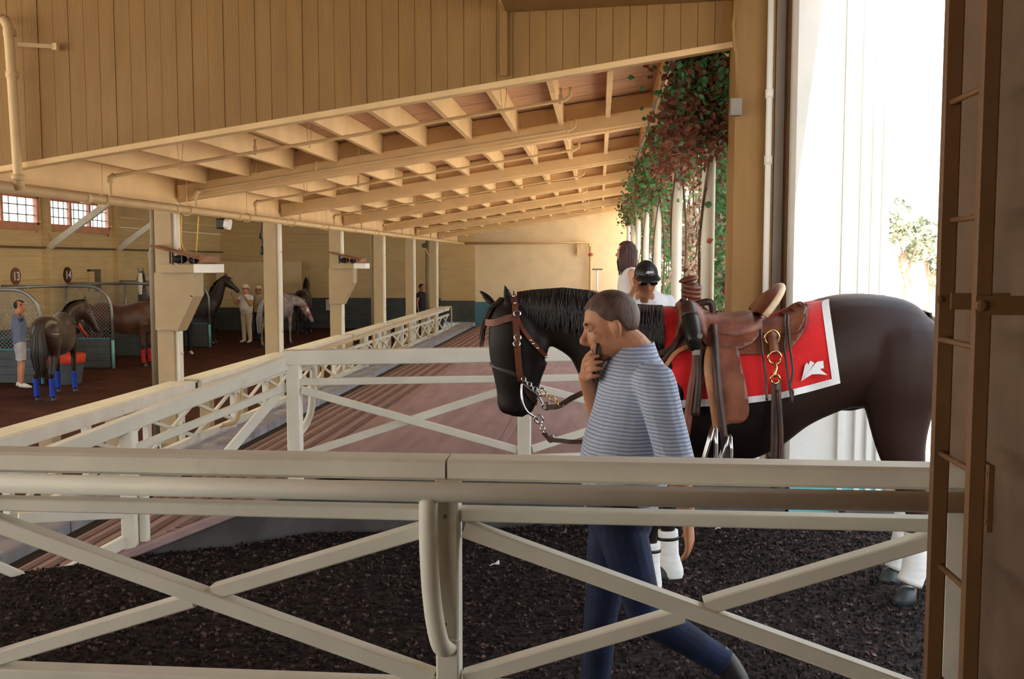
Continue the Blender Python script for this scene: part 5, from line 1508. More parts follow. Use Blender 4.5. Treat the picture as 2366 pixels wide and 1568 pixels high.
# ---------------- man in the black cap, leaning behind the horse
D2 = 7.0
def v_(px, py, d=0.0): return W(px, py, D2 + d)
J = dict(ground=ZP, fwd=Vector((.1, -1, 0)), pelvis=v_(1490, 782, .52), belly=v_(1490, 765, .36), chest=v_(1488, 728, .16), neck=v_(1490, 684, -.02), head=v_(1493, 645, -.10),
         shL=v_(1541, 700, .10), shR=v_(1438, 698, .10), elL=v_(1556, 760, -.02), wrL=v_(1545, 800, -.2), elR=v_(1418, 724, -.10), wrR=v_(1456, 686, -.2),
         hipL=v_(1512, 795, .52), hipR=v_(1468, 795, .52), knL=Vector((0, 0, 0)), face=Vector((.14, -.90, -.36)).normalized(), hup=Vector((.04, -.38, .92)).normalized(), hdR=Vector((.42, -.1, .9)), thR=-1)
for sd, px in (('L', 1512), ('R', 1468)):
    x = v_(px, 800, .5).x; J['kn' + sd] = Vector((x, D2 + .45, ZP + .48)); J['an' + sd] = Vector((x, D2 + .52, ZP + .075)); J['toe' + sd] = Vector((x + .02, D2 + .37, ZP + .035))
capman, Pc, Bc, _ = person('man in black cap, sunglasses and white polo shirt leaning behind the horse', J, dict(shirt=M['whiteshirt'], pants=M['darkcloth'], shoe=M['shoe']), vox=.009, s=1.0, hair='short', hairm=M['hairk'], skin=M['skind'], build_=1.0, sleeve=.5, curlR=.5, palmR=Vector((.9, -.2, .2)))
c = J['head']; f, u = J['face'], (J['hup'] - J['face'] * J['hup'].dot(J['face'])).normalized(); r = f.cross(u)
mb, th = hair_cap(c, f, u, 1.0, front=10, sideang=6, back=-14, grow=1.08, top=.0); mb.build('cap', M['black'], capman, smooth=True, thick=.004)
mb = MB(); rows = []
for j in range(5):
    t = j / 4; row = []
    for k in range(13):
        a = lerp(-.95, .95, k / 12); rad = .104 + .075 * t * cos(a * 1.3)
        row.append(c + f * (rad * cos(a) - .012) + r * (rad * .78 * sin(a)) + u * (.058 - .016 * t - .010 * a * a))
    rows.append(row)
mb.loft(rows, caps=False, closed=False); mb.build('cap_peak', M['black'], capman, smooth=True, thick=.005)
lm = M['whitecloth']
for (b0, b1, e0, hh) in ((-.024, -.010, .098, .012), (-.008, .020, .101, .006), (-.008, .026, .092, .004)):
    mb = MB(); ctr = c + f * .103 + u * (e0 - .004) + r * ((b0 + b1) / 2); mb.bar(ctr - r * (b1 - b0) / 2, ctr + r * (b1 - b0) / 2, .006, hh, up=u); mb.build('cap_badge', lm, capman)
mb = MB()
for q in (-1, 1):
    mb.ellip(Pc(.090, .033 * q, .008), (.008, .030, .019), Bc)
    mb.bar(Pc(.082, .06 * q, .012), Pc(.0, .082 * q, .012), .004, .008)
mb.bar(Pc(.094, -.01, .012), Pc(.094, .01, .012), .006, .006); mb.build('sunglasses', M['eye'], capman, smooth=False)
mb = MB(); mb.tube([v_(1472, 700, -.06), v_(1470, 725, -.16), v_(1474, 790, -.18)], .0035, 6); mb.build('lanyard', M['darkcloth'], capman)
mb = MB(); mb.tube([v_(1502, 702, -.06), v_(1497, 728, -.16), v_(1488, 790, -.18)], .0035, 6); mb.build('lanyard', M['darkcloth'], capman)
mb = MB(); mb.prism([v_(1455, 698, -.15), v_(1486, 722, -.19), v_(1478, 690, -.10)], (0, .01, 0)); mb.prism([v_(1519, 698, -.15), v_(1488, 722, -.19), v_(1500, 690, -.10)], (0, .01, 0)); mb.build('collar', M['whiteshirt'], capman)

# ---------------- woman near the columns
D3 = 10.2
J = stand(Vector((W(1452, 600, D3).x, D3, ZP)), 1.62, yaw=-1.35, armR='fwd', armL='down')
woman, Pw, Bw, _ = person('woman with long brown hair and white tank top standing by the columns', J, dict(shirt=M['whiteshirt'], pants=M['denim'], shoe=M['shoe']), vox=.011, s=.90, hair='long', hairm=M['hairb'], skin=M['skinp'], build_=.86, bare_arms=True)
c = J['head']; f = J['face']; u = Vector((0, 0, 1)); r = f.cross(u)
mb = MB()
rh = random.Random(4)
for k in range(220):
    a = lerp(.55, 2 * pi - .55, k / 219) + rh.uniform(-.05, .05)
    pts = []
    for t, (rad, z) in ((0, (.075, .085)), (.3, (.10, .02)), (.65, (.105, -.10)), (1, (.10, -.21))):
        rad *= rh.uniform(.85, 1.08); pts.append(c + (f * (cos(a) * rad - .015) + r * sin(a) * rad * .88 + u * (z + (rh.uniform(-.04, .02) if t == 1 else 0))) * .92)
    mb.tube(pts, [.010, .012, .011, .003], 5, caps=False)
mb.build('long_hair', M['hairb'], woman, smooth=True)

# ---------------- people of the stalls
ZS = -.75
def spot(px, D): 
    v = W(px, 800, D); return Vector((v.x, D, ZS))
J = stand(spot(46, 18.7), 1.74, yaw=2.3, armL='down', armR='back')
person('groom in grey blue tee and pale shorts behind the dark bay horse', J, dict(shirt=M['blueshirt'], pants=M['greyshort'], shoe=M['whiteshoe']), vox=.016, hairm=M['hairk'], skin=M['skin'], legs='short')
J = stand(spot(430, 26.0), 1.72, yaw=.6, armL='fwd', armR='down')
person('handler in pale blue shirt and black trousers half hidden by the bracket', J, dict(shirt=M['lbshirt'], pants=M['darkcloth'], shoe=M['khaki']), vox=.018, hairm=M['hairk'], skin=M['skind'])
J = stand(spot(571, 30.0), 1.76, yaw=-.25, armR='wave', armL='chin')
pm, P_, B_, J_ = person('man in straw hat, white polo and pale trousers beside the grey horse', J, dict(shirt=M['whiteshirt'], pants=M['khaki'], shoe=M['khaki']), vox=.016, hairm=M['hairg'], skin=M['skin'], build_=1.08, belly=.04)
def hat(par, J):
    c = J['head'] + Vector((0, 0, .07)); mb = MB()
    mb.loft([[c + Vector((rr_ * cos(a), rr_ * sin(a), z)) for a in [2 * pi * k / 20 for k in range(20)]] for rr_, z in ((.16, -.005), (.165, .0), (.105, .012), (.095, .085), (.06, .10))]); mb.build('hat', M['straw'], par, smooth=True)
hat(pm, J_)
J = stand(spot(600, 31.2), 1.70, yaw=-.5, armL='fwd')
pm, P_, B_, J_ = person('second hatted man mostly hidden behind the grey horse', J, dict(shirt=M['khaki'], pants=M['denim'], shoe=M['shoe']), vox=.02, hairm=M['hairg'], skin=M['skind'])
hat(pm, J_)
J = stand(spot(974, 34.0), 1.74, yaw=1.2, armL='fwd')
person('person in dark clothes standing far back between the last two posts', J, dict(shirt=M['darkcloth'], pants=M['darkcloth'], shoe=M['shoe']), vox=.022, hairm=M['hairk'], skin=M['skind'])
# ================================================================== horses in the stalls
GT = [(.80, 1.30, 1.05, .12), (.68, 1.42, .88, .19), (.48, 1.56, .78, .23), (.25, 1.52, .75, .26), (0, 1.47, .76, .28), (-.25, 1.49, .82, .28), (-.45, 1.54, .88, .275), (-.62, 1.53, .93, .25), (-.75, 1.45, 1.0, .20), (-.83, 1.34, 1.10, .12)]
def horse(label, pos, fwd, coatm, poll, muzzle, wraps=None, tailm=None, manem=None, vox=.022, blaze=None, dark=None, halter=None, swish=0.0, bush=1.0):
    yaw = atan2(fwd[1], fwd[0])
    h = root('horse', pos, label, 'horse'); LOC[h] = Vector((0, 0, 0)); h.rotation_euler = (0, 0, yaw)
    poll = Vector(poll); muz = Vector(muzzle)
    mb = MB(); trunk_loft(mb, GT, 24, 3)
    b0 = Vector((.50, 0, 1.22)); b1 = Vector((.66, 0, 1.34)); m_ = b1.lerp(poll, .5) + Vector((0, 0, .03))
    hd = (muz - poll).normalized()
    latn = hd.cross(Vector((0, 0, 1)))
    latn = latn.normalized() if latn.length > .1 else Vector((0, 1, 0))
    nd = (poll - b1).normalized(); ln = nd.cross(Vector((0, 0, 1))); ln = ln.normalized() if ln.length > .2 else Vector((0, 1, 0))
    if ln.y < 0: ln = -ln
    path_loft(mb, [(*b0, .32, .17), (*b1, .25, .14), (*m_, .17, .10), (*poll.lerp(m_, .2), .12, .08), (*poll, .09, .07)], lat=ln, n=18)
    L = .62
    mz = poll + hd * L
    dn = latn.cross(hd); dn = dn if dn.z < 0 else -dn
    path_loft(mb, [(*(poll - hd * .03), .07, .06), (*(poll + hd * .10 + dn * .05), .12, .095), (*(poll + hd * .26 + dn * .05), .115, .085), (*(poll + hd * .42 + dn * .025), .075, .058), (*(poll + hd * .54 + dn * .02), .066, .054), (*(mz + dn * .02), .045, .042)], lat=latn, n=16)
    for q in (-1, 1):
        b = poll + latn * .055 * q + Vector((0, 0, .05)); ear(mb, b, b + Vector((0, 0, .15)) + latn * .02 * q + hd * .03, .03, .02)
    for q in (-1, 1):
        yy = .15 * q; o = .05 * q
        path_loft(mb, [(.60, yy, 1.05, .13, .09), (.58, yy, .90, .095, .075), (.57, yy, .70, .06, .05), (.57, yy, .50, .052, .048), (.57, yy, .36, .036, .034), (.57, yy, .18, .036, .034), (.59, yy, .11, .046, .042), (.61, yy, .06, .04, .038)], n=14)
        path_loft(mb, [(-.55 + o, yy, 1.2, .22, .13), (-.56 + o, yy, 1.0, .18, .12), (-.55 + o, yy, .82, .13, .085), (-.66 + o, yy, .62, .075, .055), (-.72 + o, yy, .50, .055, .048), (-.70 + o, yy, .36, .042, .036), (-.68 + o, yy, .18, .040, .036), (-.66 + o, yy, .11, .046, .042), (-.63 + o, yy, .06, .04, .038)], n=14)
        mb.ellip((-.55, .14 * q, 1.25), (.20, .12, .22)); mb.ellip((.56, .13 * q, 1.12), (.15, .09, .22))
    mb.build('body', coatm, h, smooth=True, voxel=vox, sm=7)
    for q in (-1, 1):
        yy = .15 * q; o = .05 * q
        hoof(h, .62, yy, 0); hoof(h, -.62 + o, yy, 0)
        e = poll + hd * .17 + latn * .085 * q + dn * .0; mb = MB(); mb.ellip(e, (.018, .018, .018)); mb.build('eye', M['eye'], h, smooth=True)
        if wraps:
            for x0 in (.57, -.70 + o):
                mb = MB(); path_loft(mb, [(x0, yy, .42, .056, .054), (x0, yy, .30, .050, .048), (x0 + .01, yy, .18, .050, .048), (x0 + .02, yy, .10, .056, .052)], n=14); mb.build('leg_wrap', wraps, h, smooth=True)
    rr = random.Random(len(label)); tailm = tailm or M['hair']; manem = manem or M['hair']
    mb = MB()
    for k in range(int(70 * bush)):
        a = rr.uniform(-1, 1) * bush; b = rr.uniform(-1, 1)
        mb.tube([(-.80, a * .03, 1.40), (-.92 + b * .02, a * .05 + swish * .2, 1.22), (-.94 + b * .05, a * .075 + swish * .6, .85), (-.90 + b * .04, a * .04 + swish, .50 + rr.uniform(-.08, .12))], [.016, .02, .016, .004], 5, caps=False)
    mb.build('tail', tailm, h, smooth=True)
    mb = MB()
    up = ln.cross(nd); up = up if up.z > 0 else -up
    for k in range(90):
        t = rr.random(); c = Vector((.50, 0, 1.50)).lerp(poll + Vector((0, 0, .06)), t) + up * (.10 * sin(t * pi) + .02)
        q = ln * (.05 + rr.uniform(0, .05))
        mb.tube([c, c + ln * .07 - up * .02, c + ln * .11 - up * .12, c + ln * .11 - up * rr.uniform(.16, .26)], [.012, .013, .010, .003], 5, caps=False)
    mb.build('mane', manem, h, smooth=True)
    if blaze:
        mb = MB(); path_loft(mb, [(*(poll + hd * .02 - dn * .065), .03, .05), (*(poll + hd * .28 - dn * .060), .03, .065), (*(poll + hd * .5 - dn * .040), .028, .052), (*(mz - dn * .018), .03, .045)], lat=latn, n=12); mb.build('blaze', blaze, h, smooth=True)
    if halter:
        for c, rx in ((poll + hd * .38 + dn * .03, .094), (poll + hd * .06 + dn * .045, .135)):
            ring = [c + latn * (rx * .82 * cos(a)) + dn * (rx * sin(a)) for a in [2 * pi * k / 20 for k in range(21)]]
            mb = MB(); mb.tube(ring, .013, 6, caps=False); mb.build('halter_strap', halter, h, smooth=True)
        for q in (-1, 1):
            mb = MB(); mb.tube([poll + hd * .06 + latn * .1 * q + dn * .05, poll + hd * .38 + latn * .082 * q + dn * .03], .012, 6); mb.build('halter_strap', halter, h, smooth=True)
    return h, (poll, hd, latn, dn)
def spots(px, D): v = W(px, 800, D); return (v.x, D, ZS)
M['bay'] = coat('dark_bay_shiny', (0.024, 0.009, 0.005), (0.008, 0.006, 0.006), .62, .3)
M['bay2'] = coat('brown_bay', (0.085, 0.030, 0.015), (0.010, 0.007, 0.006), .5, .38)
M['darkb'] = coat('near_black_coat', (0.022, 0.012, 0.010), (0.008, 0.006, 0.006), .5, .38)
M['greyc'] = mat('dappled_grey_coat', (0.17, 0.13, 0.125), .5, .3, 7, .05, 100, col2=(0.38, 0.33, 0.33))
M['greyh'] = mat('grey_hair', (0.22, 0.21, 0.22), .5, .2, 20, col2=(0.42, 0.41, 0.42))
M['bluewrap'] = mat('blue_wrap', (0.012, 0.045, 0.40), .8, .1, 8)
M['redwrap'] = mat('red_wrap', (0.42, 0.020, 0.020), .8, .1, 8)
M['orange'] = mat('orange_red_cloth', (0.60, 0.06, 0.03), .8, .1, 8)
M['whiteface'] = mat('white_face_hair', (0.80, 0.78, 0.76), .6, .05, 8)
R17 = spots(128, 17.6)
h1, hi1 = horse('dark bay horse with blue leg wraps seen from behind, head turned right', R17, (-.22, .97), M['bay'], (.74, -.34, 1.70), (.86, -.56, 1.12), wraps=M['bluewrap'], bush=1.9)
mb = MB(); mb.tube([(.62, -.25, 1.32), (.66, -.30, 1.20), (.72, -.38, 1.05)], .025, 6); mb.build('neck_strap', M['orange'], h1, smooth=True)
# orange red cloth beyond its legs
q = W(150, 830, 18.9); bk = MB(); bk.box((q.x, 18.9, -.05), (.55, .05, .14)); bk.box((q.x, 18.93, -.40), (.5, .04, .56))
o = bk.build('hanging_cloth', M['orange']); 
bpy.data.objects.remove(o)
st = root('feed_tub', (W(152, 860, 19.6).x, 19.6, ZS), 'orange red rimmed tub on the dirt beyond the bay horse legs', 'tub')
c = Vector((W(152, 860, 19.6).x, 19.6, ZS))
mb = MB(); mb.loft([[c + Vector((r_ * cos(a), r_ * sin(a), z)) for a in [2 * pi * k / 20 for k in range(20)]] for r_, z in ((.30, 0), (.36, .42))], caps=False); mb.build('tub', M['slate'], st, smooth=True)
mb = MB(); mb.loft([[c + Vector((r_ * cos(a), r_ * sin(a), z)) for a in [2 * pi * k / 20 for k in range(20)]] for r_, z in ((.37, .42), (.385, .43), (.40, .60), (.37, .61), (.30, .45))]); mb.build('rim', M['orange'], st, smooth=True)

horse('brown horse with red leg wraps facing right, half hidden by nearest post', spots(286, 23.0), (1, -.06), M['bay2'], (1.30, -.02, 1.46), (1.82, -.06, 1.06), wraps=M['redwrap'], halter=M['redwrap'])
h3, hi3 = horse('grey horse with red bridle lowering its head, rump to the camera', spots(640, 29.0), (.16, .98), M['greyc'], (1.02, -.42, 1.22), (1.12, -.66, .66), wraps=None, tailm=M['greyh'], manem=M['greyh'], halter=M['redwrap'], swish=.1)
p_, hd_, lt_, dn_ = hi3
mb = MB(); mb.ellip(p_ + hd_ * .22 + lt_ * -.085, (.05, .05, .07)); mb.ellip(p_ + hd_ * .22 + lt_ * .085, (.05, .05, .07)); o = mb.build('blinker_cup', M['whiteface'], h3, smooth=True); o['kind'] = 'stuff'
horse('near black horse with raised head facing right behind the pipe partition', spots(448, 29.6), (1, .1), M['darkb'], (1.02, -.02, 2.02), (1.42, -.05, 1.62))
horse('grey horse with white face looking over the stall pipes', spots(341, 27.2), (.3, -.95), M['darkb'], (.93, 0, 2.20), (1.12, 0, 1.64), manem=M['greyh'], blaze=M['whiteface'])
horse('dark horse rump with black tail right of the grey horse', spots(703, 34.2), (-.15, .98), M['darkb'], (1.0, 0, 1.85), (1.3, 0, 1.4))

# ---- stall partitions: planks below, pipe arch and wire mesh above
PX0, PX1 = XW, -11.40
for k, y in enumerate((19.45, 22.45, 25.4, 28.3)):
    pt = root('stall_partition', (PX1, y, ZS), ['nearest stall partition at the left edge, under the groom\'s raised hand', 'second stall partition with grey arched pipe behind the bay horse', 'third stall partition, largely hidden by the nearest post', 'fourth stall partition with blue pipe left of the straw hat man'][k], 'partition', 'stall partitions')
    for j in range(4):
        mb = MB(); mb.box2((PX0 + .02, y - .025, ZS + .02 + .165 * j), (PX1 - .06, y + .025, ZS + .178 + .165 * j)); mb.build('plank', M['slate'], pt)
    mb = MB(); mb.box2((PX0 + .02, y - .035, ZS + .68), (PX1 - .05, y + .035, ZS + .72)); mb.build('cap_rail', M['teal'], pt)
    top = 1.18
    q = [(PX1, y, -.08), (PX1, y, .55)] + [(PX1 - .55 + .55 * cos(a), y, .60 + (top - .60) * sin(a)) for a in [pi / 2 * t / 8 for t in range(1, 9)]] + [(PX1 - 1.2, y, top), (PX0 + .75, y, top), (PX0 + .3, y, top)]
    mb = MB(); mb.tube(q, .035, 10); mb.build('arch_pipe', M['steelpipe'], pt, smooth=True)
    mb = MB(); mb.tube([(PX1, y, ZS), (PX1, y, -.08)], .038, 10); o = mb.build('end_post', M['lightblue'], pt, smooth=True); o['label'] = 'light blue lower end post'
    mb = MB(); mb.tube([(PX0 + 1.9, y, -.05), (PX0 + 1.9, y, top)], .028, 8); mb.build('pipe_upright', M['steelpipe'], pt, smooth=True)
    mb = MB(); x0, x1, z0_, z1_ = PX0 + .1, PX1 - .06, -.03, top
    s_ = .085; n = int((x1 - x0 + z1_ - z0_) / s_)
    for i in range(n):
        for sg_ in (1, -1):
            # diagonal x + sg*z = c clipped to the panel
            c0 = i * s_
            pts = []
            if sg_ == 1:
                xa = x0 + max(0, c0 - (z1_ - z0_)); xb = min(x1, x0 + c0)
                if xb - xa < .02: continue
                pts = [(xa, y, z0_ + c0 - (xa - x0)), (xb, y, z0_ + c0 - (xb - x0))]
            else:
                xa = x1 - max(0, c0 - (z1_ - z0_)); xb = max(x0, x1 - c0)
                if xa - xb < .02: continue
                pts = [(xa, y + .006, z0_ + c0 - (x1 - xa)), (xb, y + .006, z0_ + c0 - (x1 - xb))]
            A, B = Vector(pts[0]), Vector(pts[1])
            def inside(p):
                u_ = (p.x - (PX1 - .55)) / .55
                return u_ <= 0 or p.z < .60 + (top - .60) * sqrt(max(0, 1 - u_ * u_)) - .01
            ok = [A.lerp(B, t / 40) for t in range(41) if inside(A.lerp(B, t / 40))]
            if len(ok) > 1: mb.bar(ok[0], ok[-1], .005, .005, up=(0, 1, 0))
    o = mb.build('wire_mesh', M['steelpipe'], pt); o['kind'] = 'stuff'
# front rail of the stalls
fr_ = root('stall_gate_rail', (PX1 - 1.8, 20.9, 1.1), 'long grey horizontal pipe joining the stall partitions', 'rail')
mb = MB(); mb.tube([(PX0 + 1.9, 17.5, 1.20), (PX0 + 1.9, 28.3, 1.20)], .03, 8); mb.build('pipe', M['steelpipe'], fr_, smooth=True)

# ---- numbers on the wall
def sign(px, py, num, m, label):
    d = RC @ Vector(((px - CX) / F, -(py - CY) / F, -1.0)); t = XW / d.x; y = d.y * t; z = CAM.z + d.z * t
    r_ = root('stall_number_sign', (XW, y, z), label, 'sign', 'stall number signs')
    mb = MB(); R_ = .215
    mb.prism([(XW + .0, y + R_ * .95 * cos(a), z + R_ * sin(a)) for a in [2 * pi * k / 32 for k in range(32)]], (.03, 0, 0)); mb.build('disc', m, r_)
    cu = bpy.data.curves.new('number', 'FONT'); cu.body = num; cu.size = .30; cu.align_x = 'CENTER'; cu.align_y = 'CENTER'; cu.extrude = .004; cu.offset = .006
    o = bpy.data.objects.new('number', cu); COL.objects.link(o); bpy.context.view_layer.update()
    me = bpy.data.meshes.new_from_object(o.evaluated_get(bpy.context.evaluated_depsgraph_get())); bpy.data.objects.remove(o)
    o = bpy.data.objects.new('number', me); COL.objects.link(o); me.materials.clear(); me.materials.append(M['whitecloth'])
    o.parent = r_; o.location = (.036, 0, -.01); o.rotation_euler = (pi / 2, 0, pi / 2)
sign(35, 638, '13', M['oval13'], 'faded brown round sign reading 13 on the stall wall')
sign(155, 635, '14', M['oval14'], 'maroon round sign reading 14 on the stall wall')
def wallpt(px, py, off=.02):
    d = RC @ Vector(((px - CX) / F, -(py - CY) / F, -1.0)); t = (XW + off) / d.x; return CAM + d * t
ht = root('wall_hatch', wallpt(215, 645), 'small framed hatch in the boarded stall wall right of sign 14', 'hatch')
a, b = wallpt(203, 622), wallpt(229, 672)
mb = MB(); mb.box2((XW, a.y, b.z), (XW + .06, b.y, a.z)); mb.build('panel', M['stallwall'], ht)
mb = MB(); mb.box2((XW, b.y - .3, b.z), (XW + .09, b.y, a.z)); mb.box2((XW, a.y, a.z - .06), (XW + .09, b.y - .3, a.z)); mb.build('frame', M['drain'], ht)

# ---- fittings
q = W(519, 517, 12.4)
fl = root('flood_light', q, 'black floodlight with white cover hanging under the main pipe', 'light')
mb = MB(); mb.bar((q.x - .085, q.y, q.z), (q.x + .01, q.y, q.z), .13, .13, bev=.015); mb.build('housing', M['black'], fl)
mb = MB(); mb.bar((q.x + .01, q.y, q.z), (q.x + .07, q.y, q.z - .01), .14, .13, bev=.03); mb.build('cover', M['whitecloth'], fl)
mb = MB(); mb.tube([(q.x - .03, q.y, q.z + .06), (q.x - .03, q.y, q.z + .16)], .012, 6); mb.build('bracket', M['black'], fl)
a = [W(607, 490, 14.6), W(604, 528, 14.6), W(601, 545, 14.6), W(606, 556, 14.6), W(605, 578, 14.6)]
kb = root('hanging_cable', a[0], 'looped black cable hanging left of the second post', 'cable')
mb = MB(); mb.tube(catmull([tuple(v) for v in a], 6), .012, 6); mb.build('cable', M['black'], kb, smooth=True)
mb = MB(); mb.ellip(a[4], (.03, .03, .08)); mb.ellip(a[2], (.02, .03, .05)); mb.build('plug', M['black'], kb, smooth=True, voxel=.008, sm=2)
q = W(980, 567, DEP[5] - .20)
fx = root('round_fan', q, 'round black fixture high on a far stall post', 'fixture')
mb = MB(); mb.tube([q, q + Vector((0, .08, 0))], .075, 16); mb.build('disc', M['black'], fx)
mb = MB(); mb.tube([q + Vector((0, .05, 0)), q + Vector((.1, .05, -.25)), q + Vector((.2, .1, -.33))], .012, 6); mb.build('arm', M['pipe'], fx)
q = W(757, 698, 20.0)
# paper notice on the stall railing wall
q = W(758, 704, 36.9); mb = MB(); mb.box((q.x, 36.96, q.z), (.2, .02, .42)); o = mb.build('notice_sheet', M['white']); tag(o, 'small pale paper notice on the dark far wall', 'notice')

# ---- litter on the mulch
for k, (px, py, c_, lab) in enumerate(((1143, 1306, 'whiteshirt', 'white green torn scrap lying on the mulch behind the fence post'), (1302, 1232, 'leafd', 'dry curled leaf at the foot of the concrete wall'), (440, 1352, 'leafd', 'pale dry leaf on the dark mulch at the left'), (1658, 1222, 'whiteshirt', 'tiny white scrap on the mulch near the hanging hand'))):
    v = WZ(px, py, 0.02); r_ = .028 if k == 0 else .02
    mb = MB(); mb.add([v + Vector((-r_, -.01, 0)), v + Vector((.0, -.012, .012)), v + Vector((r_, 0, .006)), v + Vector((r_ * .9, .012, .03)), v + Vector((0, .015, .008)), v + Vector((-r_ * .7, .012, .004))], [(0, 1, 5), (1, 4, 5), (1, 2, 4), (2, 3, 4)])
    o = mb.build('leaf_scrap', M[c_], thick=.002); tag(o, lab, 'scrap')

# ================================================================== vines on the arcade columns, trees outside
def leaf_shape(mb, c, rnd, s, tilt=1.0):
    a = rnd.uniform(0, 2 * pi); e = rnd.uniform(-1, 1) * tilt
    u = Vector((cos(a) * cos(e), sin(a) * cos(e), sin(e))); v = u.cross(Vector((rnd.uniform(-1, 1), rnd.uniform(-1, 1), rnd.uniform(-1, 1)))).normalized()
    n = u.cross(v)
    p = [c - u * s * .5, c - u * s * .15 + v * s * .42, c + u * s * .2 + v * s * .36 + n * s * .05, c + u * s * .6 - n * s * .1, c + u * s * .2 - v * s * .36 + n * s * .05, c - u * s * .15 - v * s * .42]
    mb.add(p, [(0, 1, 2, 3), (0, 3, 4, 5)])
rv = random.Random(21)
lm_ = MB(); leaf_shape(lm_, Vector((0, 0, 0)), random.Random(2), .06); leaf_me = lm_.mesh('leaf'); leaf_me.materials.append(M['leafg'])
leaf_me2 = leaf_me.copy(); leaf_me2.materials.clear(); leaf_me2.materials.append(M['leafr'])
vlab = ['thick vine on the nearest round column, russet above and green below', 'vine with russet leaves at the top of the second round column', 'green vine hanging around the third round column', 'leafy vine over the fourth round column', 'small dark vine tuft on the fifth round column', 'far vine over the last round columns']
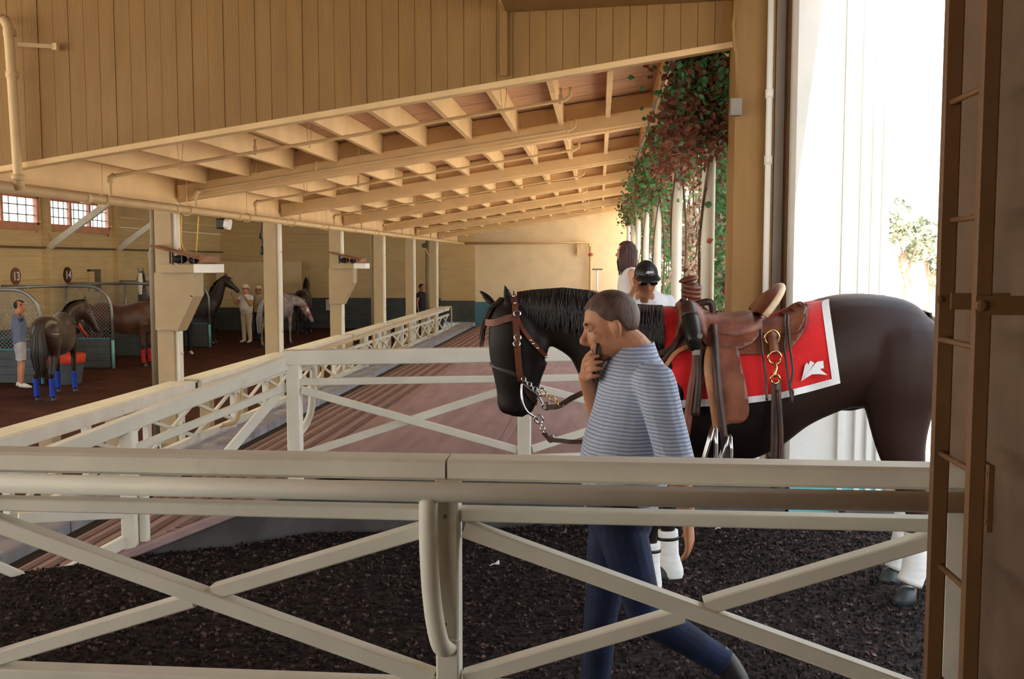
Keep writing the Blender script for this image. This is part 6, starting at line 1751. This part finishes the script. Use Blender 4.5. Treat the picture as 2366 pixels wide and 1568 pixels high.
for k, y in enumerate(RD[:6]):
    vr = root('climbing_vine', (XR + .1, y, ZP), vlab[k], 'vine', 'vines on the arcade columns')
    g, r_, d_ = MB(), MB(), MB()
    N = [5200, 4200, 3000, 2000, 1300, 1500][k]
    for i in range(N):                       # mass under the eave
        if k == 0: yy = 7.52 + abs(rv.gauss(0, .75)); x = XR + rv.gauss(-.02, .13) ; zlo = 2.62 + .12 * (yy - 7.5)
        else: yy = y + rv.uniform(-1.5, 1.75); x = XR + rv.gauss(.04, .15); zlo = 2.66 + .3 * min(1, abs(yy - y) / 1.75)
        z = rv.uniform(zlo, 3.32 if k else 3.42) - max(0, rv.gauss(0, .10))
        if k == 0 and yy < 7.75 and x > .93: x = .93 - rv.random() * .3
        leaf_shape(r_ if rv.random() < ((.82 if z < 2.95 else .45) if k in (0, 1) else .35) else g, Vector((x, yy, z)), rv, rv.uniform(.035, .065) * (1 if k < 2 else 1.35))
    for i in range(int(N * .8)):              # hanging strands on the outer side
        if k == 0:
            if rv.random() < .5: yy = rv.uniform(8.0, 8.7); x = 1.0 + rv.gauss(0, .035)
            else: yy = rv.uniform(9.2, 10.3); x = 1.16 + rv.gauss(0, .05)
        else: yy = y + rv.choice((-.3, .2, .7, 1.2, 1.7, 2.2)) + rv.gauss(0, .14); x = XR + .30 + rv.gauss(0, .08)
        z = rv.uniform(.4, 2.9)
        if noise.noise(Vector((x * 5, yy * 2.5, z * 2.0))) < -.12: continue
        if k == 1: tgt = d_ if rv.random() < .62 else (r_ if rv.random() < .6 else g)
        else: tgt = g if rv.random() < .72 else (r_ if z > 2.2 else d_)
        leaf_shape(tgt, Vector((x, yy, z)), rv, rv.uniform(.035, .065) * (1 if k < 2 else 1.35))
    for nm, b, mm in (('foliage_green', g, 'leafg'), ('foliage_russet', r_, 'leafr'), ('foliage_dry', d_, 'leafd')):
        if b.v:
            o = b.build(nm, M[mm], vr); o['kind'] = 'stuff'
    for s_ in range(2):
        ph_ = rv.uniform(0, 6); pts = []
        for t in range(15):
            z = lerp(ZP, 3.2, t / 14); a = ph_ + t * .35 * (1 if s_ % 2 else -1)
            pts.append((XR + (.075 + .02 * s_) * cos(a) + .03, y + (.075 + .03 * s_) * sin(a) + .02, z))
        mb = MB(); mb.tube(pts, .009 + .004 * (s_ == 0), 6); mb.build('stem', M['bark'], vr, smooth=True)
    for s_ in range(5):
        yy = y + (.25, .7, 1.2, 1.7, 2.2)[s_]; pts = [(XR + (.17 if k == 0 and s_ < 2 else .30) + rv.gauss(0, .02), yy + rv.gauss(0, .04), lerp(.2, 3.1, t / 9)) for t in range(10)]
        mb = MB(); mb.tube(pts, .010, 5); mb.build('hanging_stem', M['bark'], vr, smooth=True)
    if k < 2:
        for i in range(90):
            o = bpy.data.objects.new('leaf', leaf_me if rv.random() < .6 else leaf_me2); COL.objects.link(o); o.parent = vr
            a = rv.uniform(pi * .6, pi * 1.9); rad = rv.uniform(.10, .2)
            o.location = (rad * cos(a) - .1 + rv.uniform(0, .35), rad * sin(a), rv.uniform(.3, 2.6) if k == 0 else rv.uniform(2.2, 2.7)); o.rotation_euler = (rv.uniform(0, 6), rv.uniform(0, 6), rv.uniform(0, 6)); sc_ = rv.uniform(.7, 1.15); o.scale = (sc_, sc_, sc_)
# trellis rail behind the columns
tr = root('trellis_rail', (XR + .42, 12, 2.0), 'thin cream rail behind the vine covered columns', 'rail')
for z in (2.02, 1.0):
    mb = MB(); mb.bar((XR + .42, 7.95, z), (XR + .42, 30, z), .05, .06); mb.build('rail', M['paint'], tr)

def tree(x, y, h, w, label, seed):
    rt_ = random.Random(seed); t_ = root('tree', (x, y, -.1), label, 'tree')
    mb = MB(); mb.tube([(x, y, -.1), (x + .1, y, h * .3), (x - .1, y + .1, h * .6)], [.16, .12, .06], 8)
    for i in range(5):
        a = rt_.uniform(0, 6); mb.tube([(x, y, h * .35), (x + w * .4 * cos(a), y + w * .4 * sin(a), h * .7)], [.07, .02], 6)
    mb.build('trunk', M['barkhaze'], t_, smooth=True, voxel=.05, sm=1)
    cl = [(rt_.uniform(-.6, .6) * w, rt_.uniform(-.6, .6) * w, h * rt_.uniform(.45, .95), w * rt_.uniform(.25, .45)) for i in range(9)]
    mb = MB()
    for i in range(2600):
        c = rt_.choice(cl); v = Vector((rt_.gauss(0, 1), rt_.gauss(0, 1), rt_.gauss(0, 1))).normalized() * c[3] * rt_.uniform(.6, 1)
        leaf_shape(mb, Vector((x + c[0], y + c[1], c[2])) + v, rt_, .22)
    o = mb.build('crown', M['leafhaze'], t_); o['kind'] = 'stuff'
for k, (px, D, h, w, lab) in enumerate(((2092, 30, 3.5, 1.0, 'washed out green tree behind the horse rump'), (2150, 34, 3.0, .8, 'smaller washed out tree right behind the ladder post edge'), (1670, 26, 5.0, 2.2, 'green tree beyond the vine covered columns'), (1590, 38, 5.5, 2.2, 'far tree outside between the round columns'))):
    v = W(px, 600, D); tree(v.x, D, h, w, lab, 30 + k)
